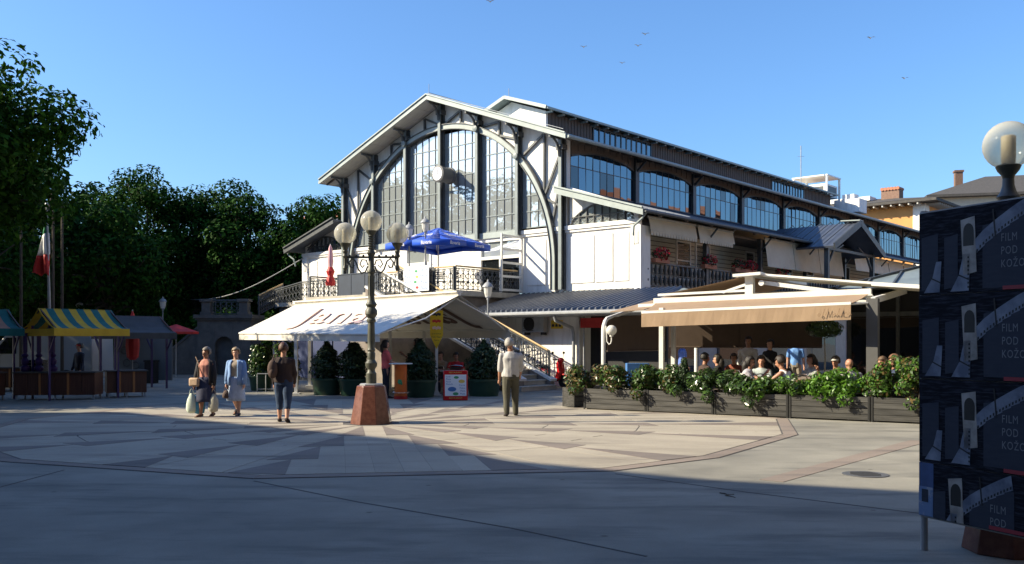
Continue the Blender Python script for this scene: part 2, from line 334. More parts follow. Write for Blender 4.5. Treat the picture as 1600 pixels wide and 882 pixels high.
for k in range(8):
    an = A0 + k * math.pi / 4; ax = Vector((math.cos(an), math.sin(an), 0)); pr = Vector((-ax.y, ax.x, 0))
    st = [.55, 2.45, 4.0, 5.55]
    Pt = lambda r, o: LAMP + ax * r + pr * o
    for i in range(-3, 4):
        if i == 0: cuts = [(-.5*CW, -.02), (.02, .5*CW)]; cuts = [(-.5*CW, .5*CW)]
        else: cuts = [((i-.5)*CW, (i+.5)*CW)]
        for lo, hi in cuts:
            r0 = st[abs(i)]; r1 = min(reach(LAMP + pr*lo, ax), reach(LAMP + pr*hi, ax))
            n = 1 if r1 - r0 < 5 else 2
            for j in range(n):
                a, c = r0 + (r1-r0)*j/n, r0 + (r1-r0)*(j+1)/n
                if j == n - 1: q = [Pt(a,lo), Pt(a,hi), Pt(reach(LAMP+pr*hi,ax),hi), Pt(reach(LAMP+pr*lo,ax),lo)]
                else: q = [Pt(a,lo), Pt(a,hi), Pt(c,hi), Pt(c,lo)]
                flat('paving_slab', ccw(q), M['slab'])
    for sgn in (-1, 1):               # dark saw teeth on both flanks
        for i in range(0, 4):
            o = sgn*(i+.5)*CW; r0 = st[i] - (.1 if i else 0)
            r1 = st[i+1] if i < 3 else reach(LAMP + pr*o, ax)
            w = .72 if i else .5
            if i < 3: q = [Pt(r0+.1,o), Pt(r1,o), Pt(r1,o+sgn*(CW+.4))]; q = [Pt(r0+.1, o), Pt(r1, o), Pt(r1, o + sgn*w)]
            else: q = [Pt(r0+.1,o), Pt(r1,o), Pt(reach(LAMP+pr*(o+sgn*.74),ax), o+sgn*.74)]
            flat('dark_paving_slab', ccw(q), M['dslab'], h=.0075)
    # fan of pale slabs to the next group, cut in wedges and rings
    nx = an + math.pi/4; a0, a1 = an + R(7.5), nx - R(7.5)
    ring = [.6, 2.0, 3.6, 5.4, 99]
    for w in range(3):
        b0, b1 = a0 + (a1-a0)*w/3, a0 + (a1-a0)*(w+1)/3
        d0, d1 = Vector((math.cos(b0), math.sin(b0), 0)), Vector((math.cos(b1), math.sin(b1), 0))
        for j in range(4):
            e0, e1 = min(ring[j+1], reach(LAMP, d0)), min(ring[j+1], reach(LAMP, d1))
            if j == 3 and (e0 < 6.3 or e1 < 6.3): continue
            q = [LAMP+d0*ring[j], LAMP+d0*e0, LAMP+d1*e1, LAMP+d1*ring[j]]
            if j == 3:                # follow a corner of the border that falls inside this wedge
                ins = [p for p in INNER if (d0.x*(p-LAMP).y-d0.y*(p-LAMP).x) > 0 and (d1.x*(p-LAMP).y-d1.y*(p-LAMP).x) < 0 and (p-LAMP).dot(d0) > 0]
                q = q[:2] + sorted(ins, key=lambda p: math.atan2(d0.x*(p-LAMP).y-d0.y*(p-LAMP).x, (p-LAMP).dot(d0))) + q[2:]
            flat('fan_slab', ccw(q), M['slab'], h=.004)
# joints in the concrete outside the star, the rose strip, the manhole
def strip(name, pts, w, m, z=.004, h=.003):
    b = MB()
    for p, q in zip(pts[:-1], pts[1:]):
        t = (q - p).normalized(); n = Vector((-t.y, t.x, 0)) * w/2; u = Vector((0,0,z-.003))
        b.prism([p-n+u, q-n+u, q+n+u, p+n+u], (0,0,h))
    return b.build(name, m, kind='structure', sharp=0)
strip('concrete_joint', [gr(397,752), gr(560,785), gr(800,826), gr(1010,870)], .025, M['joint'])
strip('concrete_joint', [gr(962,741), gr(1170,770), gr(1440,803), gr(1700,834)], .02, M['joint'])
strip('concrete_joint', [gr(100,735), gr(-300,842)], .02, M['joint'])
strip('rose_strip', [gr(1205,752), gr(1438,689)], .3, M['band'], z=.005)
c = gr(1352,742); b = MB(); b.lathe([(.28,.0),(.28,.008),(.24,.011),(.22,.008)], c, 28)
for k in range(-4, 5): b.box(c.x-.19+abs(k)*.015, c.x+.19-abs(k)*.015, c.y+k*.045-.008, c.y+k*.045+.008, .008, .012)
b.build('manhole_cover', M['dgpaint'], None, 'round iron manhole cover in the sunlit concrete', 'manhole cover')
c = gr(1137,775); b = MB(); z = Vector((0,0,.006))
b.tube([c+z+Vector(p) for p in ((-.05,.16,0),(.0,.06,.004),(-.01,-.02,.003),(.05,-.14,0))], [.006,.007,.006,.003], 6); b.tube([c+z+Vector((0,.05,0)), c+z+Vector((.07,.0,.01))], .004, 5); b.tube([c+z+Vector((0,-.03,0)), c+z+Vector((-.05,-.09,.01))], .004, 5)
b.build('fallen_twig', M['bark'], None, 'thin dark twig lying on the shaded concrete', 'twig')
# ------------------------------------------------------------------ market hall (its own axes: x along the front, y into the depth)
TH = R(41.43); HO = Vector((-3.066, 41.02, 0)); BAY = 2.3; SP = 4.886; HL = 10 * SP
def hw(u, v, z=0): return Vector((HO.x + u*math.cos(TH) + v*math.sin(TH), HO.y - u*math.sin(TH) + v*math.cos(TH), z))
hall = thing('market_hall', 'long white and grey iron-framed hall with a great arched window', 'market hall', HO, -TH)
ZC, RO, RI = 4.74, 6.56, 6.36
def arch(u, r): return ZC + math.sqrt(max(r*r - u*u, 0)) if abs(u) < r else 0
def roofz(u): return 12.32 - .365 * abs(u)
# gable wall between the arch and the roof
b = MB(); us = [-7.0 + 14*i/56 for i in range(57)]
for p, q in zip(us[:-1], us[1:]):
    l0, l1 = max(arch(p, RO-.1), 6.2), max(arch(q, RO-.1), 6.2)
    b.prism([(p,0,l0),(q,0,l1),(q,0,roofz(q)),(p,0,roofz(p))], (0,.22,0))
b.build('gable_wall', M['white'], hall, sharp=.3)
b = MB()                                # ring of the arch: pale web and two dark flanges, straight legs below the spring line
def ringpts(r): return [(-r, 3.72)] + [(-r*math.cos(math.pi*i/64), ZC + r*math.sin(math.pi*i/64)) for i in range(65)] + [(r, 3.72)]
def ring(b, r0, r1, y0, y1, mi):
    A, B = ringpts(r0), ringpts(r1)
    for i in range(len(A)-1):
        b.prism([(A[i][0],y0,A[i][1]),(A[i+1][0],y0,A[i+1][1]),(B[i+1][0],y0,B[i+1][1]),(B[i][0],y0,B[i][1])], (0,y1-y0,0), mi)
ring(b, RI, RO, -.2, -.02, 0); ring(b, RO, RO+.03, -.25, -.02, 1); ring(b, RI-.03, RI, -.25, -.02, 1)
b.build('arch_ring', [M['mist'], M['irond']], hall, sharp=.5)
for k in range(-3, 4):                  # seven columns with curved brackets under the eave
    u = k*BAY*.995; b = MB(); zt = roofz(u) - .05; z0 = 3.72 if abs(k) == 3 else 6.06
    b.box(u-.075, u+.075, -.3, -.25, z0, zt); b.box(u-.02, u+.02, -.25, -.1, z0, zt, 1); b.box(u-.09, u+.09, -.1, .0, z0, zt, 1)
    pts = [(u, -.3 - .62*(1-math.cos(t*math.pi/2)), zt - .75 + .7*math.sin(t*math.pi/2)) for t in (0,.25,.5,.75,1)]
    b.tube(pts, [.07,.06,.05,.05,.05], 6, 1); b.box(u-.04, u+.04, -.95, -.3, zt-.1, zt-.02, 1); b.box(u-.17, u+.17, -.33, -.02, zt-.5, zt-.3, 1)
    b.build('column', [M['iron'], M['irond']], hall)
    if 0 < abs(k) < 3:
        b = MB(); za = arch(u, (RO+RI)/2); b.lathe([(.13,-.03),(.13,.02),(.06,.04)], (0,0,0), 14, M=Matrix.Translation((u,-.37,za)) @ Matrix.Rotation(R(90),4,'X')); b.build('rosette', M['iron'], hall)
for sg in (-1, 1):                      # struts between ring and roof
    for k in range(3):
        u0, u1 = k*BAY, (k+1)*BAY; um = (u0+u1)/2 + (.15 if k == 2 else 0); y = -.08
        zr = lambda u: roofz(u) - .12
        lo = lambda u: max(arch(u, RO+.05), 6.3)
        seg = [((u0+.16, lo(u0+.16)+.02), (um-.05, zr(um))), ((um, lo(um)), (um, zr(um))), ((um+.05, lo(um+.05)), (u1-.14, zr(u1)-.45))]
        if k == 2: seg.append(((6.05, lo(6.05)), (6.76, 7.05)))
        if k == 2: seg.append(((6.3, 6.35), (6.76, 8.2)))
        for (a, za), (c, zc) in seg:
            b = MB(); b.bar((sg*a, y, za), (sg*c, y, zc), .075, .085); b.build('strut', M['irond'], hall)
# great window: five bays plus slivers, each with its panes
rows = [6.34, 7.0, 7.66, 8.32, 8.98, 9.64, 10.3, 10.92]
def pane_poly(u0, u1, z0, z1, top):
    P = [(u0, z0), (u1, z0)]
    for i in range(5):
        u = u1 + (u0-u1)*i/4; z = min(z1, top(u))
        if z > z0 + .005: P.append((u, z))
    Q = []
    for p in P:
        if not Q or abs(p[0]-Q[-1][0]) + abs(p[1]-Q[-1][1]) > 1e-4: Q.append(p)
    return Q if len(Q) >= 3 and max(p[1] for p in Q) - z0 > .03 else None
def trim(P, g):                         # shrink a pane a little so that it sits inside its bars
    cx, cz = sum(p[0] for p in P)/len(P), sum(p[1] for p in P)/len(P)
    return [(x + (g if x < cx else -g), z + (g if z < cz else -g)) for x, z in P]
def pane(parent, P, place, m, tilt=.008):
    cx, cz = sum(p[0] for p in P)/len(P), sum(p[1] for p in P)/len(P)
    tx, tz = rnd.gauss(0, tilt), rnd.gauss(0, tilt)
    b = MB(); b.poly([place(x, (x-cx)*tx + (z-cz)*tz, z) for x, z in P]); b.build('pane', m, parent, sharp=0)
top = lambda u: arch(u, RI-.05) if abs(u) < RI-.06 else 0
for k in range(-3, 3):
    a, c = k*BAY + .09, (k+1)*BAY - .09
    edges = [a + (c-a)*i/5 for i in range(6)]
    f = MB()
    for u in edges[1:-1]:
        if top(u) > 6.4: f.box(u-.012, u+.012, -.035, -.008, 6.3, top(u))
    for z in rows:
        uu = [u for u in [a + (c-a)*i/40 for i in range(41)] if top(u) > z]
        if uu and z < 10.9: f.box(uu[0], uu[-1], -.03, -.007, z-.02, z+.02, 1)
    win = f.build('window', [M['irond'], M['iron']], hall)
    for e0, e1 in zip(edges[:-1], edges[1:]):
        for z0, z1 in zip(rows[:-1], rows[1:]):
            P = pane_poly(e0, e1, z0, z1, top)
            if P: pane(win, P, lambda x, d, z: (x, -.003 + d, z), M['glass'], .005)
for sg in (-1, 1): b = MB(); b.box(min(sg*4.6, sg*10.5), max(sg*4.6, sg*10.5), -.1, .06, 6.08, 6.24); b.box(min(sg*4.6, sg*10.5), max(sg*4.6, sg*10.5), -.05, .06, 5.98, 6.08); b.build('cornice', M['white'], hall)
b = MB(); b.box(-4.6, 4.6, -.12, .04, 6.05, 6.3); b.build('lintel', M['mist'], hall)
# front wall under the cornice
for a, c, zt in ((4.62,10.45,6.0), (-10.45,-4.62,6.0), (-4.61,-2.5,6.05), (-.8,2.25,6.05)):
    b = MB(); b.box(a, c, .02, .25, 3.66, zt); b.build('front_wall', M['white'], hall)
for sg in (-1, 1):
    for a, c in ((4.95,5.95),(6.05,6.3),(7.2,8.33),(8.4,9.22),(9.29,9.95)):
        b = MB(); b.box(min(sg*a,sg*c), max(sg*a,sg*c), -.015, .03, 3.95, 5.8); b.build('wall_panel', M['white'], hall, bevel=.008)
    b = MB(); a = sg*10.3
    b.box(a-.22, a+.22, -.06, .6, 3.6, 6.0); b.build('corner_pier', M['white'], hall)
    b = MB(); b.box(a-.14, a+.14, -.075, -.05, 5.35, 5.85)
    for i in (-1, 0, 1): b.box(a+i*.08-.022, a+i*.08+.022, -.09, -.06, 5.3, 5.75)
    b.build('relief_ornament', M['white'], hall)
    # gable of the aisle with its low fanlight
    a, c, zb = 7.12, 10.35, 6.26
    ft = lambda u: zb + .12 + .62*math.sin(math.pi*min(max((u-7.2)/2.95, 0), 1))**.75 if 7.2 < u < 10.15 else zb
    slope = lambda u: 7.82 - (u-7)*.335
    b = MB(); us = [a + (c-a)*i/40 for i in range(41)]
    for p, q in zip(us[:-1], us[1:]):
        b.prism([(sg*p,.03,ft(p)),(sg*q,.03,ft(q)),(sg*q,.03,slope(q)),(sg*p,.03,slope(p))], (0,.2,0))
    b.build('aisle_gable_wall', M['white'], hall, sharp=.3)
    f = MB(); us = [7.24 + 2.88*i/8 for i in range(9)]
    for u in us[1:-1]: f.box(sg*u-.015, sg*u+.015, -.0, .06, zb, ft(u))
    f.box(min(sg*7.2,sg*10.15), max(sg*7.2,sg*10.15), -.01, .06, zb+.28, zb+.31); f.tube([(sg*u, .02, ft(u)) for u in [7.21+2.93*i/16 for i in range(17)]], .035, 6)
    for p, q in zip(us[:-1], us[1:]):
        f.bar((sg*p,.03,zb+.02),(sg*q,.03,zb+.28),.012); f.bar((sg*p,.03,zb+.28),(sg*q,.03,zb+.02),.012)
    win = f.build('fanlight', M['irond'], hall)
    for p, q in zip(us[:-1], us[1:]):
        for z0, z1 in ((zb, zb+.28), (zb+.3, zb+1)):
            P = pane_poly(p, q, z0, z1, ft)
            if P: pane(win, P, lambda x, d, z: (sg*x, .07+d, z), M['glass'])
# central doors under the lintel
def door(a, c, name='door'):
    b = MB(); b.box(a, a+.1, -.04, .1, 3.66, 6.05); b.box(c-.1, c, -.04, .1, 3.66, 6.05); b.box(a+.1, c-.1, -.04, .1, 5.9, 6.05); b.box(a+.1, c-.1, -.03, .1, 5.15, 5.28)
    m = (a+c)/2; b.box(m-.05, m+.05, -.03, .1, 3.66, 5.15)
    d = b.build(name, M['wpaint'], hall)
    for p, q in ((a+.1, m-.05), (m+.05, c-.1)):
        g = MB(); g.quad((p,.06,3.66),(q,.06,3.66),(q,.06,5.15),(p,.06,5.15)); g.build('pane', M['dglass'], d, sharp=0)
    g = MB(); g.quad((a+.1,.06,5.28),(c-.1,.06,5.28),(c-.1,.06,5.9),(a+.1,.06,5.9)); g.build('pane', M['glass'], d, sharp=0)
door(2.25, 4.62); door(-2.5, -.8)
b = MB(); u = 4.66                      # the leaf that stands open, with its rails
b.box(u, u+.06, -1.35, -1.27, 3.68, 6.02); b.box(u, u+.06, -.13, -.05, 3.68, 6.02)
for z in (3.75, 4.3, 4.85, 5.4, 5.95): b.box(u+.005, u+.055, -1.27, -.13, z-.045, z+.045)
b.build('open_door_leaf', M['wpaint'], hall, label='white door leaf standing open')
# roof of the nave, its overhang and gutters
for sg in (-1, 1):
    b = MB(); e = 7.75; z0, z1 = 12.5, roofz(e)+.16
    b.slab((0,-1.0,z0-.13),(sg*e,-1.0,z1-.13),(sg*e,HL,z1-.13),(0,HL,z0-.13), .1*sg, 0)
    rf = b.build('roof', M['seamroof'], hall, sharp=0)
    b = MB()
    for i in range(10):
        p, q = e*i/10+.01, e*(i+1)/10-.01; zz = lambda u: z0 - (z0-z1)*u/e - .17
        b.prism([(sg*p,-.98,zz(p)),(sg*q,-.98,zz(q)),(sg*q,-.02,zz(q)),(sg*p,-.02,zz(p))], (0,0,.03))
    b.build('soffit_boards', M['soffit'], rf)
    b = MB(); b.prism([(0,-1.06,z0-.2),(sg*e,-1.06,z1-.2),(sg*e,-1.06,z1+.04),(0,-1.06,z0+.04)], (0,.05,0)); b.bar((0,-1.09,z0+.03),(sg*e,-1.09,z1+.03),.05,.05)
    b.build('bargeboard', M['mist'], rf)
    b = MB(); b.tube([(sg*(e+.06),-1.0,z1-.1),(sg*(e+.06),HL,z1-.1)], .08, 8); b.build('gutter', M['mist'], rf)
    b = MB()
    for i in range(60): v = -.6 + i*.83; b.prism([(sg*7.0,v-.04,z1+.02),(sg*7.68,v-.04,z1-.22),(sg*7.68,v-.04,z1-.15),(sg*7.0,v-.04,z1+.09)],(0,.08,0))
    b.build('rafter_ends', M['brown'], rf, kind='stuff')
b = MB()
b.tube([(0,-.9,12.62),(0,3,12.62)], .015, 5); b.tube([(.0,-.9,12.45),(0,-.9,13.0)], .012, 5); b.tube([(0,-1,12.58),(7.6,-1,9.85)], .012, 5); b.tube([(0,4.4,13.1),(0,4.4,13.9)], .015, 5)
b.build('lightning_rod', M['gpaint'], hall)
# raised monitor along the ridge
MW, MZ, M0, M1 = 2.15, 12.5, 4.6, 38.0
b = MB(); b.prism([(-MW,M0,11.4),(MW,M0,11.4),(MW,M0,MZ),(0,M0,MZ+.78),(-MW,M0,MZ)], (0,.15,0)); b.build('monitor_gable', M['white'], hall)
b = MB(); b.box(MW-.1, MW, M0+.15, M1, 11.4, MZ)
n = int((M1-M0)/.25)
for i in range(n): v = M0+.2+i*.25; b.box(MW, MW+.025, v, v+.12, 11.45, MZ-.02)
b.box(-MW, -MW+.1, M0+.15, M1, 11.4, MZ); b.box(-MW, MW, M1-.1, M1, 11.4, MZ)
b.build('monitor_wall', M['brown'], hall)
for v0, v1 in ((8.3,13.6),(28.2,33.2)):
    f = MB(); n = 11
    for i in range(n+1): v = v0 + (v1-v0)*i/n; f.box(MW+.02, MW+.07, v-.04, v+.04, 11.7, 12.35)
    f.box(MW+.02, MW+.08, v0, v1, 12.35, 12.42)
    w_ = f.build('monitor_window', M['irond'], hall)
    for i in range(n):
        p, q = v0 + (v1-v0)*i/n + .04, v0 + (v1-v0)*(i+1)/n - .04; t = rnd.gauss(0,.01)
        g = MB(); g.quad((MW+.04,p,11.7),(MW+.04+t*.5,q,11.7),(MW+.04+t*.5,q,12.35),(MW+.04,p,12.35)); g.build('pane', M['sglass'], w_, sharp=0)
for sg in (-1, 1):
    b = MB(); b.slab((0,M0-.5,MZ+.86),(sg*(MW+.45),M0-.5,MZ-.04),(sg*(MW+.45),M1+.4,MZ-.04),(0,M1+.4,MZ+.86), .1*sg); rf = b.build('monitor_roof', M['seamroof'], hall, sharp=0)
    b = MB(); b.bar((0,M0-.52,MZ+.92),(sg*(MW+.45),M0-.52,MZ+.02),.06,.16); b.bar((sg*(MW+.47),M0-.5,MZ+.0),(sg*(MW+.47),M1+.4,MZ+.0),.1,.1); b.build('bargeboard', M['mist'], rf)
    b = MB(); 
    for i in range(38): v = M0 + i*.9; b.box(min(sg*MW,sg*(MW+.4)), max(sg*MW,sg*(MW+.4)), v-.05, v+.05, MZ-.12, MZ-.05)
    b.build('rafter_ends', M['mist'], rf, kind='stuff')
# long side of the nave: columns, segmental windows, boards above
NU = 6.98
b = MB(); b.box(NU-.35, NU-.2, .3, HL, 7.5, 9.8); b.box(-NU+.2, -NU+.35, .3, HL, 7.5, 9.8); b.build('nave_side_wall', M['dark'], hall)
for k in range(1, 11):
    v = k*SP; b = MB(); b.box(NU-.15, NU+.12, v-.14, v+.14, 7.6, 9.75); b.box(NU-.1, NU+.5, v-.05, v+.05, 9.45, 9.6); b.bar((NU+.1,v,9.1),(NU+.55,v,9.5),.07,.09)
    b.build('side_column', M['irond'], hall)
SILL = 7.72
for k in range(10):
    v0, v1 = k*SP + (.2 if k else .3), (k+1)*SP - .14; L_ = v1-v0
    tp = lambda v: 9.1 + .32*(1 - ((v-(v0+v1)/2)/(L_/2))**2)
    b = MB(); n = 16; vs = [v0 + L_*i/n for i in range(n+1)]
    for p, q in zip(vs[:-1], vs[1:]): b.prism([(NU-.12,p,tp(p)),(NU-.12,q,tp(q)),(NU-.12,q,9.8),(NU-.12,p,9.8)], (.14,0,0))
    for i in range(1, 10): v = v0 + L_*i/10; b.box(NU+.021, NU+.05, v-.03, v+.03, tp(v)+.12, 9.78)
    b.build('spandrel_boards', M['brown'], hall, sharp=.3)
    f = MB(); f.tube([(NU, v, tp(v)) for v in vs], .05, 6)
    n = 9; ed = [v0 + L_*i/n for i in range(n+1)]
    for v in ed[1:-1]: f.box(NU-.04, NU+.0, v-.012, v+.012, SILL, tp(v))
    f.box(NU-.05, NU+.03, v0, v1, SILL-.05, SILL+.04); f.box(NU-.04, NU+.002, v0, v1, 8.685, 8.715)
    win = f.build('side_window', M['irond'], hall)
    if k < 4:
        for p, q in zip(ed[:-1], ed[1:]):
            for z0, z1 in ((SILL+.02, 8.7), (8.7, 9.6)):
                P = pane_poly(p, q, z0, z1, tp)
                if P: pane(win, P, lambda x, d, z: (NU-.012+d, x, z), M['sglass'] if rnd.random() > .06 else M['dglass'], .008)
    else:
        g = MB()
        for p, q in zip(ed[:-1], ed[1:]):
            P = pane_poly(p, q, SILL, 9.6, tp); t = rnd.gauss(0,.014); t2 = rnd.gauss(0,.014)
            g.poly([(NU-.015+(x-p)*t+(z-8.3)*t2, x, z) for x, z in P])
        g.build('glazing', M['sglass'], win, sharp=0)
# aisle roofs with standing seams
for sg in (-1, 1):
    a, za, c, zc = 6.96, 7.68, 11.1, 6.46
    b = MB(); b.slab((sg*a,-.75,za-.1),(sg*c,-.75,zc-.1),(sg*c,HL,zc-.1),(sg*a,HL,za-.1), .1*sg); rf = b.build('aisle_roof', M['steelroof'], hall, sharp=0)
    b = MB(); n = 82
    for i in range(n): v = -.5 + i*.6; b.bar((sg*a,v,za+.03),(sg*c,v,zc+.03),.025,.05)
    b.build('roof_seams', M['steelroof'], rf, kind='stuff')
    b = MB(); b.prism([(sg*a,-.8,za-.22),(sg*c,-.8,zc-.22),(sg*c,-.8,zc+.06),(sg*a,-.8,za+.06)], (0,.05,0)); b.bar((sg*a,-.84,za+.06),(sg*c,-.84,zc+.06),.06,.06); b.build('bargeboard', M['mist'] if sg > 0 else M['irond'], rf)
    b = MB(); b.tube([(sg*(c+.05),-.75,zc-.06),(sg*(c+.05),HL,zc-.06)], .07, 8); b.build('gutter', M['irond'], rf)
    b = MB(); b.tube([(sg*(c+.05),-.6,zc-.08),(sg*(c-.15),-.6,zc-.3),(sg*(c-.55),-.55,zc-.55),(sg*(c-.62),-.5,zc-.9)], .04, 8); b.build('downpipe', M['mist'], rf)
b = MB()
for i in range(24): b.prism([(10.98,.4+i*1.9,6.28),(11.1,.4+i*1.9,6.28),(11.1,.4+i*1.9,6.36),(10.98,.4+i*1.9,6.36)], (0,.1,0))
b.build('eave_brackets', M['brown'], hall, kind='stuff')
b = MB(); b.box(-10.3, 10.3, .3, HL, 6.2, 6.3); b.build('aisle_ceiling', M['brown'], hall)
# gallery along the right side
GU, GI = 10.45, 8.75
b = MB(); b.box(8.6, GU+.12, .25, HL, 3.5, 3.7); b.box(GU+.02, GU+.2, .25, HL, 3.3, 3.52); b.build('gallery_floor', M['pstone'], hall); b = MB(); b.box(8.5, 10.5, HL-.2, HL, 3.7, 6.4); b.build('gallery_end_wall', M['cream'], hall)
b = MB(); b.box(GI-.2, GI, .3, HL, 3.7, 6.2, 1)
for i in range(13): b.box(GI, GI+.02, .3, HL, 3.75+i*.19, 3.75+i*.19+.155)
b.build('gallery_wall', [M['cream'], M['brown']], hall)
def sidewin(v0, v1, z0, z1, dk=False):
    f = MB(); f.box(GI-.02, GI+.06, v0, v0+.08, z0, z1); f.box(GI-.02, GI+.06, v1-.08, v1, z0, z1); f.box(GI-.02, GI+.06, v0+.08, v1-.08, z0, z0+.08); f.box(GI-.02, GI+.06, v0+.08, v1-.08, z1-.08, z1)
    f.box(GI-.01, GI+.05, v0+.08, v1-.08, (z0+z1)/2-.03, (z0+z1)/2+.03)
    w_ = f.build('gallery_window', M['wpaint'], hall)
    for a, c in ((z0+.08, (z0+z1)/2-.03), ((z0+z1)/2+.03, z1-.08)):
        g = MB(); g.quad((GI+.02,v0+.08,a),(GI+.02,v1-.08,a),(GI+.02,v1-.08,c),(GI+.02,v0+.08,c)); g.build('pane', M['dark'] if dk else M['dglass'], w_, sharp=0)
for v0, v1, z0, dk in ((.9,2.3,4.25,0),(5.3,6.5,4.3,0),(6.9,8.2,3.72,1),(11.6,12.5,3.72,0),(15.8,16.8,4.4,0),(18.5,19.5,4.4,0),(23.5,24.6,4.4,0),(28,29,4.4,0)): sidewin(v0, v1, z0, 6.0, dk)
for k in range(0, 10):
    v = k*SP + (.5 if k == 0 else 0); b = MB()
    if k: b.box(GU-.1, GU+.08, v-.09, v+.09, 3.7, 6.3); b.bar((GU,v,5.7),(GU+.55,v,6.3),.06); b.build('gallery_post', M['irond'], hall)
    if k > 4: continue
    r_ = MB(); v0, v1 = v + (.1 if k else -.2), (k+1)*SP - .1
    r_.box(GU-.03, GU+.03, v0, v1, 4.62, 4.68); r_.box(GU-.02, GU+.02, v0, v1, 3.78, 3.82); r_.box(GU-.02, GU+.02, v0, v1, 4.2, 4.23)
    rl = r_.build('gallery_railing', M['irond'], hall)
    n = int((v1-v0)/.3)
    bal = MB(); bal.lathe([(.03,0),(.045,.06),(.09,.2),(.05,.34),(.03,.4),(.045,.46),(.085,.6),(.05,.74),(.025,.84)], (0,0,0), 8); bm_ = bal.mesh('baluster', M['irond'])
    for i in range(n): mobj('baluster', bm_, rl, (GU, v0+.15+i*(v1-v0-.3)/max(n-1,1), 3.79))
# side awnings
def sawn(v0, v1, zt, drop, out, m, scallop=False):
    b = MB(); u = GU+.15; n = 20
    b.slab((u,v0,zt),(u,v1,zt),(u+out,v1,zt-drop),(u+out,v0,zt-drop), -.012)
    if scallop:
        for i in range(int((v1-v0)/.2)):
            v = v0+i*.2; b.prism([(u+out-.004,v,zt-drop),(u+out-.004,v+.2,zt-drop),(u+out-.004,v+.17,zt-drop-.14),(u+out-.004,v+.1,zt-drop-.17),(u+out-.004,v+.03,zt-drop-.14)], (.008,0,0))
    else: b.tube([(u+out,v0,zt-drop),(u+out,v1,zt-drop)], .025, 6)
    a_ = b.build('side_awning', m, hall)
    b = MB(); b.tube([(u,v0-.02,zt+.03),(u,v1+.02,zt+.03)], .05, 8); b.build('roller', M['soffit'], a_)
sawn(.35,3.75,6.3,.5,.1,M['cremeawn'],True); sawn(3.95,6.9,6.3,.5,.1,M['cremeawn'],True)
for i in range(3): sawn(9.9+i*2.95,12.8+i*2.95,6.3,1.25,.16,M['cremeawn'])
for i in range(9): sawn(20.5+i*2.6,23.0+i*2.6,6.3,.8,.12,M['cremeawn'])
# gabled porch on the side
PV_, PH, PZ, PA, PU = 16.4, 3.3, 6.12, 7.5, 12.5
b = MB()
for sg in (-1, 1): b.slab((8.2,PV_,PA+.02),(PU,PV_,PA+.02),(PU,PV_+sg*PH,PZ),(8.2,PV_+sg*PH,PZ), -.1*sg)
pr_ = b.build('porch_roof', M['steelroof'], hall, sharp=0)
b = MB()
for sg in (-1, 1):
    for i in range(8): u = 9+i*.5; b.bar((u,PV_,PA+.14),(u,PV_+sg*PH,PZ+.12),.02,.04)
    b.bar((PU+.02,PV_,PA-.02),(PU+.02,PV_+sg*PH,PZ-.03),.06,.3)
b.build('porch_trim', M['irond'], pr_)
b = MB(); b.bar((PU+.05,PV_,PA+.1),(PU-.9,PV_,PA+.14),.5,.05); b.build('ridge_cap', M['mist'], pr_)
b = MB()
for sg in (-1, 1): b.box(PU-.6, PU-.4, PV_+sg*2.9-.1, PV_+sg*2.9+.1, 3.0, 6.2); b.tube([(PU-.5,PV_+sg*2.8,5.3),(PU-.5,PV_+sg*2.2,5.95),(PU-.5,PV_+sg*1,6.35)], .06, 6)
b.box(PU-.58,PU-.42,PV_-2.9,PV_+2.9,6.0,6.12); b.build('porch_frame', M['irond'], hall)
b = MB(); b.box(9.3, PU-.3, PV_-3, PV_+3, 3.3, 3.6); b.build('porch_floor', M['pstone'], hall)
# ground floor under the gallery
b = MB(); b.box(-9.8, 9.6, .4, HL, 0, 3.5); b.build('ground_floor_wall', M['gpaint'], hall)
for i in range(6):
    v0 = 2.5 + i*SP; b = MB(); b.box(9.58, 9.66, v0, v0+3.2, .1, 2.8); d = b.build('shop_front', M['irond'], hall)
    g = MB(); g.quad((9.67,v0+.1,.15),(9.67,v0+3.1,.15),(9.67,v0+3.1,2.7),(9.67,v0+.1,2.7)); g.build('pane', M['dglass'], d, sharp=0)
# drum clock on its arm
ck = MB(); Mx = Matrix.Translation((.68,-.62,8.95)) @ Matrix.Rotation(R(90),4,'X')
ck.lathe([(.3,-.4),(.37,-.38),(.37,-.28),(.33,-.26),(.33,.26),(.37,.28),(.37,.4),(.31,.42)], (0,0,0), 24, M=Mx); ck.bar((.5,-.6,8.7),(.1,-.25,8.5),.07); ck.bar((.5,-.6,9.2),(.1,-.25,9.4),.05)
co = ck.build('clock', M['dgpaint'], hall)
f = MB(); f.lathe([(.29,-.005),(.29,.008)], (0,0,0), 24, M=Matrix.Translation((.68,-1.045,8.95)) @ Matrix.Rotation(R(90),4,'X')); f.build('clock_face', M['paper'], co)
f = MB(); y = -1.058; f.bar((.68,y,8.95),(.68,y,9.14),.022); f.bar((.68,y,8.95),(.78,y,8.89),.022)
for h in range(12): a = h*math.pi/6; f.bar((.68+.22*math.sin(a),y,8.95+.22*math.cos(a)),(.68+.265*math.sin(a),y,8.95+.265*math.cos(a)),.014)
f.build('clock_hands', M['ink'], co)
